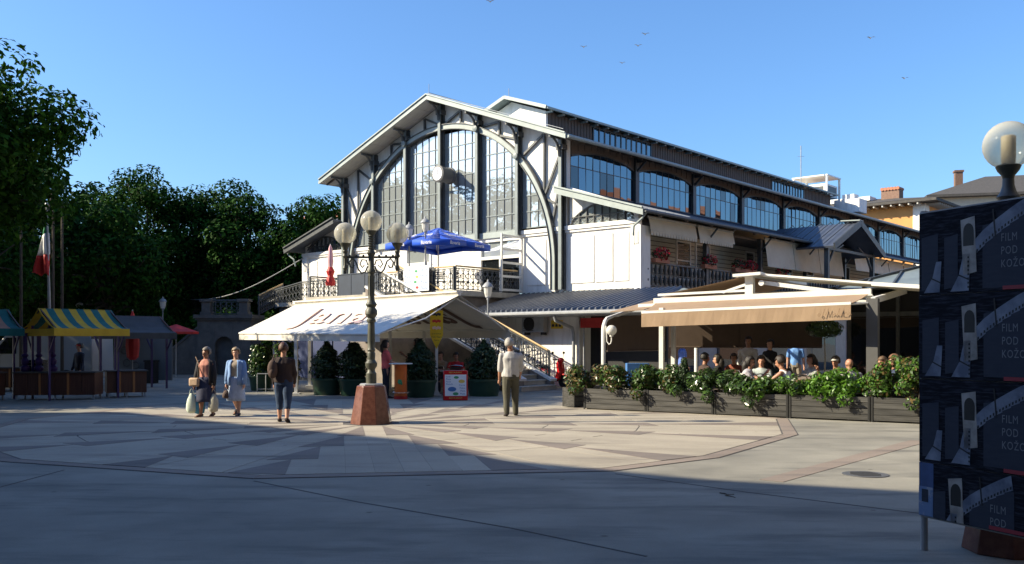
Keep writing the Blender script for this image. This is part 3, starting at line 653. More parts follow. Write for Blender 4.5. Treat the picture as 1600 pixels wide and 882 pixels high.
# flower boxes on the gallery rail
def leaves(name, cen, nor, L0, asp, m, parent=None, seed=1, spread=.6, droop=0, **kw):
    r = np.random.default_rng(seed); n = len(cen)
    nor = nor + r.normal(0, spread, (n,3)); nor /= np.linalg.norm(nor, axis=1)[:,None] + 1e-9
    t = r.normal(0,1,(n,3)); t[:,2] -= droop; t -= nor * (t*nor).sum(1)[:,None]; t /= np.linalg.norm(t, axis=1)[:,None] + 1e-9
    s = np.cross(nor, t); L = L0 * r.uniform(.65,1.3,(n,1)); w = L*asp
    base = cen - t*L*.5; tip = cen + t*L*.5; mid = cen + nor*L*.08 - t*L*.05
    v = np.stack([base, mid + s*w*.5, tip, mid - s*w*.5], 1).reshape(-1,3)
    me = bpy.data.meshes.new(name); me.vertices.add(4*n); me.vertices.foreach_set('co', v.astype(np.float32).ravel())
    me.loops.add(4*n); me.loops.foreach_set('vertex_index', np.arange(4*n, dtype=np.int32)); me.polygons.add(n)
    me.polygons.foreach_set('loop_start', np.arange(n, dtype=np.int32)*4)
    ms = m if isinstance(m, (list, tuple)) else [m]
    for q in ms: me.materials.append(q)
    if len(ms) > 1: me.polygons.foreach_set('material_index', r.choice(len(ms), n, p=kw.pop('mix', None)).astype(np.int32))
    me.update(calc_edges=True); me.validate()
    o = bpy.data.objects.new(name, me); COL.objects.link(o); return tag(o, parent, **{k: q for k, q in kw.items() if k != 'mix'})
def puff(c, rad, n, seed, flat=1.0):    # points on and in a clump with outward directions
    r = np.random.default_rng(seed); d = r.normal(0,1,(n,3)); d /= np.linalg.norm(d,axis=1)[:,None]
    k = r.uniform(.45,1,(n,1))**.5; s = np.array(rad if hasattr(rad,'__len__') else (rad,rad,rad*flat)); return np.array(c) + d*k*s, d
fl = [('first red geranium box beside the white corner pier of the gallery',1.3),('red geranium box hung between the gallery windows',5.0),('dark leafy geranium box under the open gallery door',7.6),('bright red geranium box just right of the gallery door',8.6),('last geranium box before the cream roller awnings',11.8)]
for i, (lb, v) in enumerate(fl):
    t = thing('flower_box', lb, 'flower box', hw(GU+.08, v, 4.68), -TH+R(90), 'geranium boxes on the gallery railing')
    b = MB(); b.box(-.5,.5,-.1,.1,-.02,.14); b.build('box', M['tile'], t)
    c, d = puff((0,0,.28), (.6,.2,.26), 160, 40+i); leaves('foliage', c, d, .1, .7, M['leafF'], t, seed=i)
    c, d = puff((0,-.04,.32), (.55,.24,.26), 120 if i != 2 else 50, 60+i); leaves('petals', c, d, .09, .9, M['flower'], t, seed=i+9)
# ------------------------------------------------------------------ terrace in front of the hall, stairs, annex under the ribbed roof
ter = thing('terrace', 'raised stone terrace with iron railings before the arched window', 'terrace', HO, -TH)
b = MB(); b.box(-4.6, 4.6, -3.9, -.02, 3.4, 3.6); b.box(-10.4, -4.61, -1.8, -.02, 3.4, 3.6); b.build('terrace_floor', M['pstone'], ter)
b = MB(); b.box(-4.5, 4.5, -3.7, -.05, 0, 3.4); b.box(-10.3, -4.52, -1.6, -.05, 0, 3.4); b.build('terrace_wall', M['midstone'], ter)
b = MB(); b.box(-4.7, 4.7, -4.02, -3.88, 3.42, 3.63); b.box(4.58, 4.72, -3.87, -.2, 3.425, 3.63); b.build('edge_coping', M['pstone'], ter)
lat = MB()                              # one ornate cast baluster, drawn flat in x/z and 3 cm thick
lat.lathe([(.02,0),(.035,.05),(.02,.12),(.02,.3),(.05,.36),(.02,.42),(.02,.62),(.045,.68),(.02,.74),(.02,.9)], (0,0,0), 6)
for s_ in (-1, 1):
    lat.tube([(s_*.02,0,.14),(s_*.1,0,.18),(s_*.12,0,.27),(s_*.06,0,.33),(s_*.03,0,.27)], .014, 5)
    lat.tube([(s_*.02,0,.46),(s_*.11,0,.5),(s_*.12,0,.6),(s_*.05,0,.66)], .014, 5); lat.tube([(s_*.02,0,.76),(s_*.09,0,.8),(s_*.05,0,.88)], .014, 5)
LAT = lat.mesh('baluster', M['irond'])
def railing(parent, p0, p1, h=.95, top=None, n=None, name='railing', cap=True):
    p0, p1 = Vector(p0), Vector(p1); L_ = (p1-p0).length; b = MB(); up = Vector((0,0,1))
    b.bar(p0+up*.06, p1+up*.06, .03, .04); b.bar(p0+up*(h-.06), p1+up*(h-.06), .03, .03)
    for p in (p0, p1): b.bar(p, p+up*(h+.02), .06)
    r_ = b.build(name, M['irond'], parent); n = n or max(2, int(L_/.27)); a = math.atan2(p1.y-p0.y, p1.x-p0.x)
    for i in range(n):
        q = p0.lerp(p1, (i+.5)/n); o = mobj('baluster', LAT, r_, q+up*.04, (0,0,a)); o.scale = (1,1,(h-.08)/.9)
    if cap:
        b = MB(); b.tube([p0+up*(h+.02), p1+up*(h+.02)], .035, 8); b.build('handrail', top or M['irond'], r_)
    return r_
railing(ter, (4.6,-3.85,3.62), (4.6,-.25,3.62), .92, M['tan'])
railing(ter, (3.5,-3.9,3.62), (4.55,-3.9,3.62), .9, M['tan'])
railing(ter, (2.45,-3.9,3.62), (3.45,-3.9,3.62), .9)
railing(ter, (.25,-3.9,3.62), (1.6,-3.9,3.62), .85, M['tan'])
railing(ter, (-8.2,-1.78,3.6), (-4.75,-1.78,3.6), .95); railing(ter, (-4.62,-3.85,3.6), (-4.62,-1.8,3.6), .95)
railing(ter, (-10.4,-1.78,3.3), (-8.2,-1.78,3.6), .95)
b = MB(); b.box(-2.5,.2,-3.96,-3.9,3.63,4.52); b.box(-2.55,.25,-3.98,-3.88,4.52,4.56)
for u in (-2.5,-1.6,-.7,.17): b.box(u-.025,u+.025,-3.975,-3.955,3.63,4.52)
b.build('screen_panel', mat('shade_blue_board', (.03,.045,.075), .5, (.024,.036,.06), 2), ter, 'solid board closing the railing, coloured slate blue as bluish shade')  # dark slate blue stands in for bluish shade
for u, z in ((2.0, 4.1), (2.95, 4.5)):
    b = MB(); b.box(u-.3,u+.3,-4.1,-3.66,3.63,z-.1)
    for k in range(int((z-3.73)/.12)): b.box(u-.31,u+.31,-4.11,-3.65,3.64+k*.12,3.64+k*.12+.1)
    b.box(u-.34,u+.34,-4.14,-3.62,z-.08,z); b.build('stone_pier', M['stone'], ter)
# stairs descending to the right along the terrace front
SU, SS = 9.7, .43
st_ = thing('stone_stairs', 'pale stone stairs with ornate iron balustrades descending from the terrace towards the scooter', 'stairs', HO, -TH)
n = 21; rise = 3.6/n; run = rise/SS
for k in range(n):
    b = MB(); u1 = SU - k*run; w0 = -5.9 if k < 2 else -5.45
    b.box(u1-run-.35 if k < n-1 else 1.0, u1, w0, -4.05, k*rise, (k+1)*rise-.004); b.box(u1-.3, u1+.035, w0-.01, -4.05, (k+1)*rise-.05, (k+1)*rise)
    b.build('step', M['pstone'], st_, bevel=.01)
for v, e in ((-5.5, 9.4), (-4.0, 9.5)):
    b = MB(); zz = lambda u: (SU-u)*SS
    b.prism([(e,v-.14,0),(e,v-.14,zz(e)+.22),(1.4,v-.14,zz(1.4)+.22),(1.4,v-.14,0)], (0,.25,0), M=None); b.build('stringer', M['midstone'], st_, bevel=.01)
    b = MB(); b.bar((e+.05,v,zz(e)+.24),(1.4,v,zz(1.4)+.24),.34,.08); b.build('stringer_coping', M['white'], st_)
    railing(st_, (e-.15,v,zz(e-.15)+.26), (4.8,v,zz(4.8)+.26), .9, M['tan'] if v > -5 else M['wpaint'], n=17)
    railing(st_, (4.7,v,zz(4.7)+.26), (1.5,v,zz(1.5)+.26), .9, M['tan'] if v > -5 else M['wpaint'])
# annex
ann = thing('annex_shop', 'low lean-to shop with a dark ribbed roof beside the stairs', 'annex', HO, -TH)
AU0, AU1 = 4.74, 13.15
b = MB(); b.box(AU0, 9.35, -2.3, -.03, 0, 2.85); b.build('wall', M['white'], ann)
b = MB(); b.box(9.36, 12.6, -1.6, -1.5, 0, 2.85); b.build('recess', M['dark'], ann)  # near-black sheet stands in for the shade inside the recess
b = MB(); b.slab((AU0,-3.5,2.66),(AU1,-3.5,2.66),(AU1-.9,-.03,3.5),(AU0,-.03,3.5), .08); rf = b.build('roof', M['steelroof'], ann)
for i in range(33):
    u = AU0 + .1 + i*.255; t = 1 if u < AU1-.9 else (AU1-u)/.9
    if t < .1: continue
    b = MB(); b.prism([(u-.045,-3.5,2.74),(u+.045,-3.5,2.74),(u+.02,-3.5,2.83),(u-.02,-3.5,2.83)], (0,3.46*t,.838*t)); b.build('roof_rib', M['steelroof'], rf)
b = MB(); b.slab((AU1-.86,-.03,3.53),(AU1+.06,-3.5,2.7),(AU1+.2,-1.5,2.85),(AU1+.1,-.03,3.3), .06); b.build('hip_flashing', M['mist'], rf)
b = MB(); b.tube([(AU0,-3.56,2.66),(AU1,-3.56,2.66)], .075, 8); b.box(AU0,AU1,-3.5,-2.3,2.56,2.62); b.build('gutter', M['gpaint'], rf)
b = MB(); b.tube([(9.15,-3.5,2.62),(9.15,-3.4,2.4),(9.2,-2.5,2.15),(9.2,-2.42,1.9),(9.2,-2.42,.05)], .06, 8); b.tube([(9.5,-2.2,2.6),(9.5,-2.2,.05)], .035, 8); b.build('downpipe', M['gpaint'], ann)
b = MB(); b.box(6.9,7.95,-2.62,-2.36,2.0,2.62); b.lathe([(.26,0),(.26,.03),(.05,.04)],(0,0,0),20,1,M=Matrix.Translation((7.25,-2.62,2.31)) @ Matrix.Rotation(R(90),4,'X'))
for k in range(7): b.box(7.0,7.5,-2.665,-2.655,2.06+k*.08,2.075+k*.08,1)
b.box(7.0,7.05,-2.6,-2.3,1.9,2.0,1); b.box(7.8,7.85,-2.6,-2.3,1.9,2.0,1); b.build('air_conditioner', [M['gpaint'], M['dark']], ann)
b = MB(); b.box(8.1,8.62,-2.36,-2.31,2.13,2.44); sg_ = b.build('wall_sign', M['yellow'], ann, 'small yellow sign on the annex wall')
b = MB()
for k in range(3): x = 8.2+k*.16; b.prism([(x-.06,-2.365,2.2),(x+.06,-2.365,2.2),(x+.06,-2.365,2.27),(x,-2.365,2.32),(x-.06,-2.365,2.27)], (0,.003,0))
b.box(8.18,8.54,-2.366,-2.362,2.37,2.385); b.build('sign_print', M['ink'], sg_)
b = MB(); b.box(9.45,10.4,-2.35,-2.2,2.15,2.5); b.build('red_box_sign', M['red'], ann); b = MB(); b.box(9.5,10.3,-2.42,-2.36,2.62,2.68); b.build('strip_light', M['wpaint'], ann)
# ------------------------------------------------------------------ left stone landing and flight
ld = thing('stone_landing', 'shaded stone landing with an arched niche and two squat pillars', 'stone landing', (-14.2,46.2,0), R(-4))
b = MB(); w = 1.35
pts = [(-w,0),(w,0),(w,2.8),(-w,2.8)]
arc = [(.45*math.cos(math.pi*i/12), 1.45+.45*math.sin(math.pi*i/12)) for i in range(13)]
b.box(-w,-.46,-.9,.6,0,2.8); b.box(.46,w,-.9,.6,0,2.8); b.box(-.46,.46,-.6,.6,0,2.8)
for p, q in zip(arc[:-1], arc[1:]): b.prism([(p[0],-.899,p[1]),(q[0],-.899,q[1]),(q[0],-.899,2.8),(p[0],-.899,2.8)],(0,.3,0))
b.build('wall', M['shadestone'], ld, sharp=.3)
b = MB(); b.box(-w-.15,w+.15,-1.05,.7,2.8,2.98); b.box(-w-.08,w+.08,-.98,.7,2.7,2.8); b.build('cornice', M['shadestone'], ld)
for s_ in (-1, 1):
    b = MB(); x = s_*.95; b.box(x-.28,x+.28,-.9,-.34,2.98,3.12); b.box(x-.22,x+.22,-.84,-.4,3.12,3.62); b.box(x-.3,x+.3,-.92,-.32,3.62,3.76); b.build('pillar', M['shadestone'], ld, bevel=.01)
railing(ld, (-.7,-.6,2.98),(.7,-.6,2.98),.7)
b = MB(); b.prism([(-w-.005,-.8,0),(-w-.005,-.8,2.3),(-3.9,-.8,.25),(-3.9,-.8,0)],(0,.25,0)); b.bar((-w,-.68,2.36),(-3.9,-.68,.3),.36,.1); b.build('stair_wall', M['shadestone'], ld)
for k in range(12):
    b = MB(); x = -3.8+k*.2; b.box(x, x+.28 if k < 11 else -w-.01, -.54, .6, k*.18, k*.18+.176); b.build('step', M['shadestone'], ld)
rl = thing('sloping_railing', 'dark iron railing with a pale handrail sloping up to the hall corner', 'railing', (0,0,0))
railing(rl, (-12.7,45.9,2.95), hw(-10.6,-1.2,3.6), 1.0, M['tan'], n=14)
# ------------------------------------------------------------------ big white double awning
aw = thing('double_awning', 'large white ridged canvas awning with red script on its slope', 'awning', (-5,32,0))
O = Vector((-5,32,0)); Rr, Lr = Vector((-1.65,28.8,3.13))-O, Vector((-8.17,34.56,3.05))-O
FR, FL, BR, BL = Vector((-3.82,26.35,1.9))-O, Vector((-9.3,31.2,1.97))-O, Vector((-.1,30.55,2.08))-O, Vector((-6.3,36.0,2.08))-O
def sheet(a, b_, c, d, nu, nv, sag, t=.012):     # a-b upper edge, d-c lower edge, sagging a little
    mb = MB(); vs = []
    for j in range(nv+1):
        for i in range(nu+1):
            p = a.lerp(b_, i/nu).lerp(d.lerp(c, i/nu), j/nv); p = p + Vector((0,0,-sag*math.sin(math.pi*j/nv)*(.6+.4*math.sin(i*2.1)**2))); vs.append(p)
    W_ = nu+1; fs = [(j*W_+i, j*W_+i+1, (j+1)*W_+i+1, (j+1)*W_+i) for j in range(nv) for i in range(nu)]
    n = len(vs); vs2 = [p - Vector((0,0,t)) for p in vs]; mb.add(vs+vs2, fs+[tuple(i+n for i in f[::-1]) for f in fs]); return mb
def valance(b, a, c, h, n, mi=0, amp=.015):
    a, c = Vector(a), Vector(c); d = (c-a).normalized(); nn = Vector((-d.y, d.x, 0))
    for i in range(n):
        p, q = a.lerp(c, i/n), a.lerp(c, (i+1)/n); w0, w1 = nn*amp*math.sin(i*1.3), nn*amp*math.sin((i+1)*1.3)
        hz = Vector((0,0,-h)); b.prism([p, q, q+hz+w1, p+hz+w0], nn*.006, mi)
b = sheet(Lr, Rr, FR, FL, 20, 6, .03); valance(b, FL, FR, .25, 40); b.build('front_slope', M['awn'], aw)
b = sheet(Lr, Rr, BR, BL, 20, 6, .03); valance(b, BL, BR, .3, 40); b.build('back_slope', M['awn'], aw)
ux = (FR-FL).normalized()
def script(c, x, up, size, m, name, flip=1, sh=.1):
    b = MB(); Mx = frame(c, x, up) @ Matrix.Diagonal((flip,1,1,1)); text_mb('Jana', size, Mx, 0, b, shear=sh, spacing=1.08, bold=.035 if size > 1 else 0); b.build(name, m, aw, sharp=0)
mid = Lr.lerp(Rr, .55).lerp(FL.lerp(FR, .55), .52); up = (Lr.lerp(Rr,.5) - FL.lerp(FR,.5)); nf = ux.cross(up).normalized()
script(mid + nf*.02, ux, up, 2.5, M['inkpink'], 'red_script', .8, -.75)
mid = Lr.lerp(Rr, .68).lerp(BL.lerp(BR, .68), .5); upb = (Lr.lerp(Rr,.5) - BL.lerp(BR,.5)); xb = (BL-BR).normalized()
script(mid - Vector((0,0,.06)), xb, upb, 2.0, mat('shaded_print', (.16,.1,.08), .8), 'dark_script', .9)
script(FL.lerp(FR, .05) + Vector((0,0,-.12)) + ux.cross(Vector((0,0,1)))*.03, ux, Vector((0,0,1)), .2, M['inkpink'], 'valance_script')
b = MB(); b.tube([Lr-ux*.1+Vector((0,0,.03)), Rr+Vector((0,0,.03))], .07, 8); b.bar(Lr+Vector((0,0,.1)), Rr+Vector((0,0,.1)), .28, .05); b.build('ridge_box', M['awn'], aw)
b = MB(); z = Vector((0,0,.03)); b.tube([FL-z,FR-z], .035, 6); b.tube([BL-z,BR-z], .035, 6)
for t in (.02,.33,.66,.98):
    for A_, B_ in ((FL,FR),(BL,BR)):
        p, q = Lr.lerp(Rr,t)-Vector((0,0,.1)), A_.lerp(B_,t)-Vector((0,0,.05)); m_ = p.lerp(q,.5)+(B_-A_).normalized()*.35-Vector((0,0,.08)); b.tube([p,m_,q], .022, 6)
b.build('folding_arms', M['wpaint'], aw)
for q in (FL.lerp(FR,.447), BL.lerp(BR,.5), Lr.lerp(Rr,.1), Lr.lerp(Rr,.62)):
    b = MB(); b.box(q.x-.05,q.x+.05,q.y-.05,q.y+.05,0,q.z-.04); b.box(q.x-.14,q.x+.14,q.y-.14,q.y+.14,0,.03); b.build('post', M['wpaint'], aw)
# kiosk front under the awning; its dark colours stand in for the shade
kk = thing('kiosk', 'low kiosk front under the white awning, coloured dark blue as the shade there', 'kiosk', hw(-2.0,-5.3,0), -TH)
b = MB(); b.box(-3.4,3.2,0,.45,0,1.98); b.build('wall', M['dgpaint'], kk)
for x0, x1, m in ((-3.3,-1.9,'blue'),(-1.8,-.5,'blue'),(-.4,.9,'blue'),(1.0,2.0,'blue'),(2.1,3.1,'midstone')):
    b = MB(); b.box(x0,x1,-.04,-.005,.12,1.9); b.build('front_panel', mat('kiosk_shade_blue',(.03,.045,.12),.5) if m == 'blue' else M[m], kk)
# ------------------------------------------------------------------ blue square parasol on the terrace
pc = hw(2.35,-2.6,3.6); pl = thing('blue_parasol', 'open square blue parasol with white lettering on its valance', 'parasol', pc, R(45)+.12)
b = MB(); S_ = 1.52; ht, hb, hv = 2.72, 2.02, .24; tip = Vector((0,0,ht)); cs = [Vector((sx*S_,sy*S_,hb)) for sx, sy in ((-1,-1),(1,-1),(1,1),(-1,1))]
for i in range(4):
    a, c = cs[i], cs[(i+1)%4]; m_ = a.lerp(c,.5)+Vector((0,0,.06)); n = 6
    for j in range(n):
        p0, p1 = tip.lerp(a,j/n), tip.lerp(a,(j+1)/n); q0, q1 = tip.lerp(m_,j/n)+Vector((0,0,-.05*math.sin(math.pi*j/n))), tip.lerp(m_,(j+1)/n)+Vector((0,0,-.05*math.sin(math.pi*(j+1)/n))); r0, r1 = tip.lerp(c,j/n), tip.lerp(c,(j+1)/n)
        if j == 0: b.add([p0,p1,q1],[(0,1,2)]); b.add([p0,q1,r1],[(0,1,2)])
        else: b.quad(p0,p1,q1,q0); b.quad(q0,q1,r1,r0)
    hv_ = Vector((0,0,-hv)); b.quad(a, m_, m_+hv_*.9, a+hv_); b.quad(m_, c, c+hv_, m_+hv_*.9)
can = b.build('canopy', M['blue'], pl, sharp=.5); sm = can.modifiers.new('s','SOLIDIFY'); sm.thickness = .008
b = MB()
for i in (0,1,3,2):
    a, c = cs[i], cs[(i+1)%4]; d = (c-a).normalized(); nrm = d.cross(Vector((0,0,1)))
    for t in (.27,.76): text_mb('Bavaria', .2, frame(a.lerp(c,t)+Vector((0,0,-.08))+nrm*.03, d, (0,0,1)), 0, b)
    e = tip.lerp(a.lerp(c,.5), .62); up_ = (tip-a.lerp(c,.5)); text_mb('Bavaria', .42, frame(e+d.cross(up_).normalized()*.05, d, up_), 0, b)
b.build('lettering', M['inkwhite'], pl, sharp=0)
b = MB(); b.tube([(0,0,0.05),(0,0,ht-.02)], .03, 8); b.lathe([(.3,0),(.3,.06),(.06,.09),(.05,.3)],(0,0,0),16)
for a in cs: b.tube([(0,0,2.3),tip.lerp(a,.6)-Vector((0,0,.03))], .012, 5); b.tube([tip-Vector((0,0,.05)),a-Vector((0,0,.02))], .012, 5)
b.build('pole', M['wpaint'], pl)
cp = thing('closed_parasol', 'furled pink and red parasol standing on the terrace', 'parasol', hw(-4.4,-2.9,3.6))
b = MB(); b.lathe([(.03,2.45),(.09,2.3),(.14,1.7),(.1,1.45)],(0,0,0),9); b.build('upper_canvas', mat('pink_canvas',(.75,.45,.47),.8,trans=.2), cp)
b = MB(); b.lathe([(.1,1.45),(.2,1.25),(.13,1.05),(.24,.75),(.2,.6)],(0,0,0),9); b.build('lower_canvas', M['red'], cp)
b = MB(); b.tube([(0,0,0),(0,0,2.5)],.022,8); b.lathe([(.25,0),(.25,.06),(.05,.1)],(0,0,0),14); b.build('pole', M['wpaint'], cp)
# hanging menu banner
bn = thing('menu_banner', 'white menu banner hung on the terrace railing', 'banner', hw(2.78,-4.2,3.62), -TH)
b = MB(); b.box(-.72,.72,-.02,.0,.02,1.0); b.build('cloth', M['paper'], bn)
b = MB(); zz = .86
for l_, r_ in (('Grill','Carne'),('Pizza','Pesce'),('Fisch','Pizza'),('Fleisch','Pasta')):
    text_mb(l_, .2, frame((-.66,-.024,zz),(1,0,0),(0,0,1)), 0, b, 'LEFT'); text_mb(r_, .2, frame((.66,-.024,zz),(1,0,0),(0,0,1)), 0, b, 'RIGHT'); zz -= .24
b.build('lettering', M['inkblue'], bn, sharp=0)
for k, (x, z, m) in enumerate(((.0,.8,'inkgreen'),(.05,.58,'inkyel'),(-.05,.38,'inkgreen'),(.06,.16,'inkred'))):
    b = MB(); b.lathe([(.09,0),(.09,.004)],(0,0,0),12,M=Matrix.Translation((x,-.021,z)) @ Matrix.Rotation(R(90),4,'X') @ Matrix.Diagonal((1,.6,1,1))); b.build('picture', M[m], bn)
b = MB(); b.tube([(-.7,.02,1.0),(.7,.02,1.0)],.012,6); b.tube([(-.7,.02,1.0),(-.7,.25,1.05)],.008,5); b.tube([(.7,.02,1.0),(.7,.25,1.05)],.008,5); b.build('cords', M['wpaint'], bn)
# cable from the hall corner into the trees
b = MB(); A_, B_ = hw(-10.4,-.1,6.0), Vector((-24,60,5.0)); b.tube([A_.lerp(B_,t)-Vector((0,0,1.3*math.sin(math.pi*t))) for t in [i/20 for i in range(21)]],.025,5)
b.build('overhead_cable', M['gpaint'], None, 'slack overhead cable running from the hall corner into the trees', 'cable')
# ------------------------------------------------------------------ cafe: planters, canopies, pavilion, tables
CA = Vector((.852,-.524,0)); CD = Vector((.524,.852,0)); CP = Vector((1.76,22.45,0)); CR = math.atan2(-.524,.852)
def cf(a, d, z=0): return CP + CA*a + CD*d + Vector((0,0,z))
def planter(label, a, d, L_, dep, rz=CR):
    t = thing('planter_box', label, 'planter', cf(a,d), rz, 'weathered timber planters round the cafe')
    for i in range(4):
        for y0, y1 in ((0,.03),(dep-.03,dep)):
            b = MB(); b.box(.012,L_-.012,y0,y1,.03+i*.122,.03+i*.122+.115); b.build('board', M['planter'], t, bevel=.005)
    for x0, x1 in ((.012,.04),(L_-.04,L_-.012)):
        b = MB(); b.box(x0,x1,.031,dep-.031,.03,.51); b.build('end_board', M['planter'], t)
    b = MB(); b.box(.05,L_-.05,.035,dep-.035,.1,.46); b.build('soil', M['soil'], t)
    for x0, x1 in ((0,.04),(L_-.04,L_)): b = MB(); b.box(x0,x1,-.012,.0,.0,.53); b.build('corner_post', M['black'], t)
    for x in (.1,L_/2,L_-.1): b = MB(); b.box(x-.04,x+.04,.05,.1,0,.03); b.build('foot', M['black'], t)
for lb, a, d, L_ in (('weathered timber planter at the scooter end of the cafe row',0,0,1.64),('timber planter holding the small conifer, second in the cafe row',1.66,0,1.62),
        ('timber planter under the trailing shrub in the middle of the cafe row',3.3,0,1.66),('timber planter under the bright green shrub',4.98,0,1.66),('timber planter half hidden by the poster board',6.66,0,1.66)): planter(lb,a,d,L_,.45)
planter('short timber planter set back at the scooter end of the row',-.42,.28,1.6,.34,CR+R(90)-.02); bpy.context.view_layer.update()
def shrub(label, a, wa, z0, z1, mats, n, leaf, seed, d=.22, wd=.3, mix=None, hang=0, asp=.45):
    c = cf(a, d); t = thing('shrub', label, 'shrub', (c.x,c.y,.44), CR, 'shrubs growing in the cafe planters'); r = random.Random(seed); C_, D_ = [], []
    b = MB(); k = max(6, int(n/260))
    for i in range(k):
        x = r.uniform(-wa,wa)*.85; y = r.uniform(-wd,wd)*.7; top = (z0 + (z1-z0)*r.uniform(.55,1)*(1-.35*(abs(x)/wa)**2)) - .44
        b.tube([(x*.5,y*.5,-.02),(x*.8,y*.8,top*.5),(x,y,top*.85)], [.012,.009,.005], 5)
        for q in range(3):
            p, dd = puff((x+r.uniform(-.1,.1), y+r.uniform(-.1,.1), top*r.uniform(.3,.95)), (.2,.18,.15), n//k//3, seed*100+i*3+q); C_.append(p); D_.append(dd)
    for i in range(hang):
        x = r.uniform(-wa,wa); p, dd = puff((x, -.36, r.uniform(-.12,.12)), (.16,.1,.15), 70, seed*77+i); C_.append(p); D_.append(dd); b.tube([(x,-.05,.1),(x,-.3,.12),(x,-.38,-.1)], .006, 4)
    b.build('stems', M['bark'], t); kw = {'mix': mix} if mix else {}
    D_ = np.concatenate(D_); D_[:,2] += .35
    leaves('foliage', np.concatenate(C_), D_, leaf, asp, mats, t, seed=seed, spread=.45, **kw)
shrub('bronze-tipped shrub in the planter nearest the red scooter', .3, .85, .5, 1.2, [M['leafC'],M['leafE']], 4200, .1, 1, mix=[.6,.4], hang=1)
shrub('dark glossy laurel beside the white square post', 1.6, .85, .5, 1.2, [M['leafC'],M['leafE']], 4200, .11, 2, mix=[.85,.15], hang=1)
shrub('low trailing shrub spilling over the third planter', 3.35, .92, .5, 1.0, [M['leafC'],M['leafF']], 4000, .12, 3, mix=[.7,.3], hang=3, asp=.3)
shrub('low leafy shrub in front of the man in the white vest', 4.65, .62, .5, 1.0, [M['leafC'],M['leafD']], 3000, .1, 4, mix=[.7,.3], hang=1)
shrub('bright light green shrub in the fourth planter', 5.95, .68, .5, 1.1, [M['leafD']], 3600, .1, 5, hang=2)
shrub('tall variegated shrub beside the poster board', 7.4, .85, .5, 1.4, [M['leafC'],M['leafE'],M['leafD']], 4600, .1, 6, mix=[.6,.2,.2], hang=1)
shrub('brownish shrub in the set-back planter', -.6, .3, .5, 1.1, [M['leafC'],M['leafE']], 900, .1, 8, d=.9, wd=.5, mix=[.5,.5])
t = thing('small_conifer', 'small dark clipped conifer between two planter shrubs', 'conifer', cf(2.5,.24,.44), 0)
C_, D_ = [], []
for i in range(26): z = .05+i*.03; p, dd = puff((0,0,z),(.22*(1-i/30)+.03,.22*(1-i/30)+.03,.06),70,500+i); C_.append(p); D_.append(dd)
leaves('foliage', np.concatenate(C_), np.concatenate(D_), .06, .4, M['leafF'], t, seed=3); b = MB(); b.tube([(0,0,0),(0,0,.8)],.015,5); b.build('trunk', M['bark'], t)
# white tube canopy with brown side blinds
cv = thing('tube_canopy', 'white curved tube canopy with brown roll-down side blinds', 'canopy', CP, CR)
def pipe(a, d0, z0, d1, z1, r=.055):
    b = MB(); pts = [(a,d0,0),(a,d0,z0-.35)] + [(a,d0+.35*(1-math.cos(t)),z0-.35+.35*math.sin(t)) for t in (.4,.8,1.2)] + [(a,d1,z1)]; b.tube(pts, r, 10); return b.build('tube_post', M['wpaint'], cv)
pipe(-.05,1.2,2.28,5.4,2.95); pipe(.45,6.6,2.5,9,2.9)
for a, d in ((1.53,1.25),(.35,5.0),(3.6,7.5)):
    b = MB(); b.box(a-.055,a+.055,d-.055,d+.055,0,2.5 if d < 2 else 3.2 if a > 3 else 2.7); b.box(a-.1,a+.1,d-.1,d+.1,0,.03); b.build('square_post', M['wpaint'], cv)
b = MB(); b.box(6.44-.12,6.44+.12,1.35,1.6,0,2.62); b.build('wide_post', M['dgpaint'], cv)  # dark grey puts the awning's shade into the post's colour
b = MB(); b.bar((-.05,5.4,2.95),(5.2,5.4,3.0),.1,.12); b.bar((.45,2.3,2.6),(6.3,2.3,2.68),.1,.1); b.bar((6.44,1.5,2.58),(6.44,6,3.0),.1,.14); b.build('beam', M['wpaint'], cv)
for a0, d0, a1, d1, z0, z1 in ((-.02,1.35,.1,5.0,1.42,2.28),(.1,5.3,2.06,6.05,1.5,2.42),(2.0,6.0,4.2,6.45,1.5,2.42)):
    b = MB(); b.prism([(a0,d0,z0),(a1,d1,z0),(a1,d1,z1+.2),(a0,d0,z1)],(.01,.005,0)); b.tube([(a0,d0,z0),(a1,d1,z0)],.025,6); b.build('side_blind', M['brownmesh'], cv)
b = MB(); b.slab((0,1.5,2.42),(.95,1.5,2.46),(.95,5.4,3.02),(0,5.4,2.98), .02); b.build('side_canvas', M['beige'], cv)
def globe_lamp(label, a, d, z, flip=1):
    t = thing('globe_bracket_lamp', label, 'lamp', cf(a,d,0), CR, 'white globe lamps on the cafe posts')
    b = MB(); b.ball((.16*flip,0,z),.135,18); b.build('globe', M['milk'], t)
    b = MB(); x = .16*flip; b.tube([(.0,0,z+.12),(.02*flip,0,z-.1),(.03*flip,0,z-.28),(.09*flip,0,z-.36),(x-.02*flip,0,z-.33),(x,0,z-.26),(x,0,z-.13)],.016,7); b.lathe([(.05,z-.16),(.05,z-.11)],(x,0,0),10); b.build('bracket', M['wpaint'], t)
globe_lamp('white globe lamp on the curved tube post', .02, 1.2, 1.95); globe_lamp('white globe lamp on the second tube post', .5, 6.6, 2.0); globe_lamp('white globe lamp on the far white post', 3.62, 7.45, 2.05)
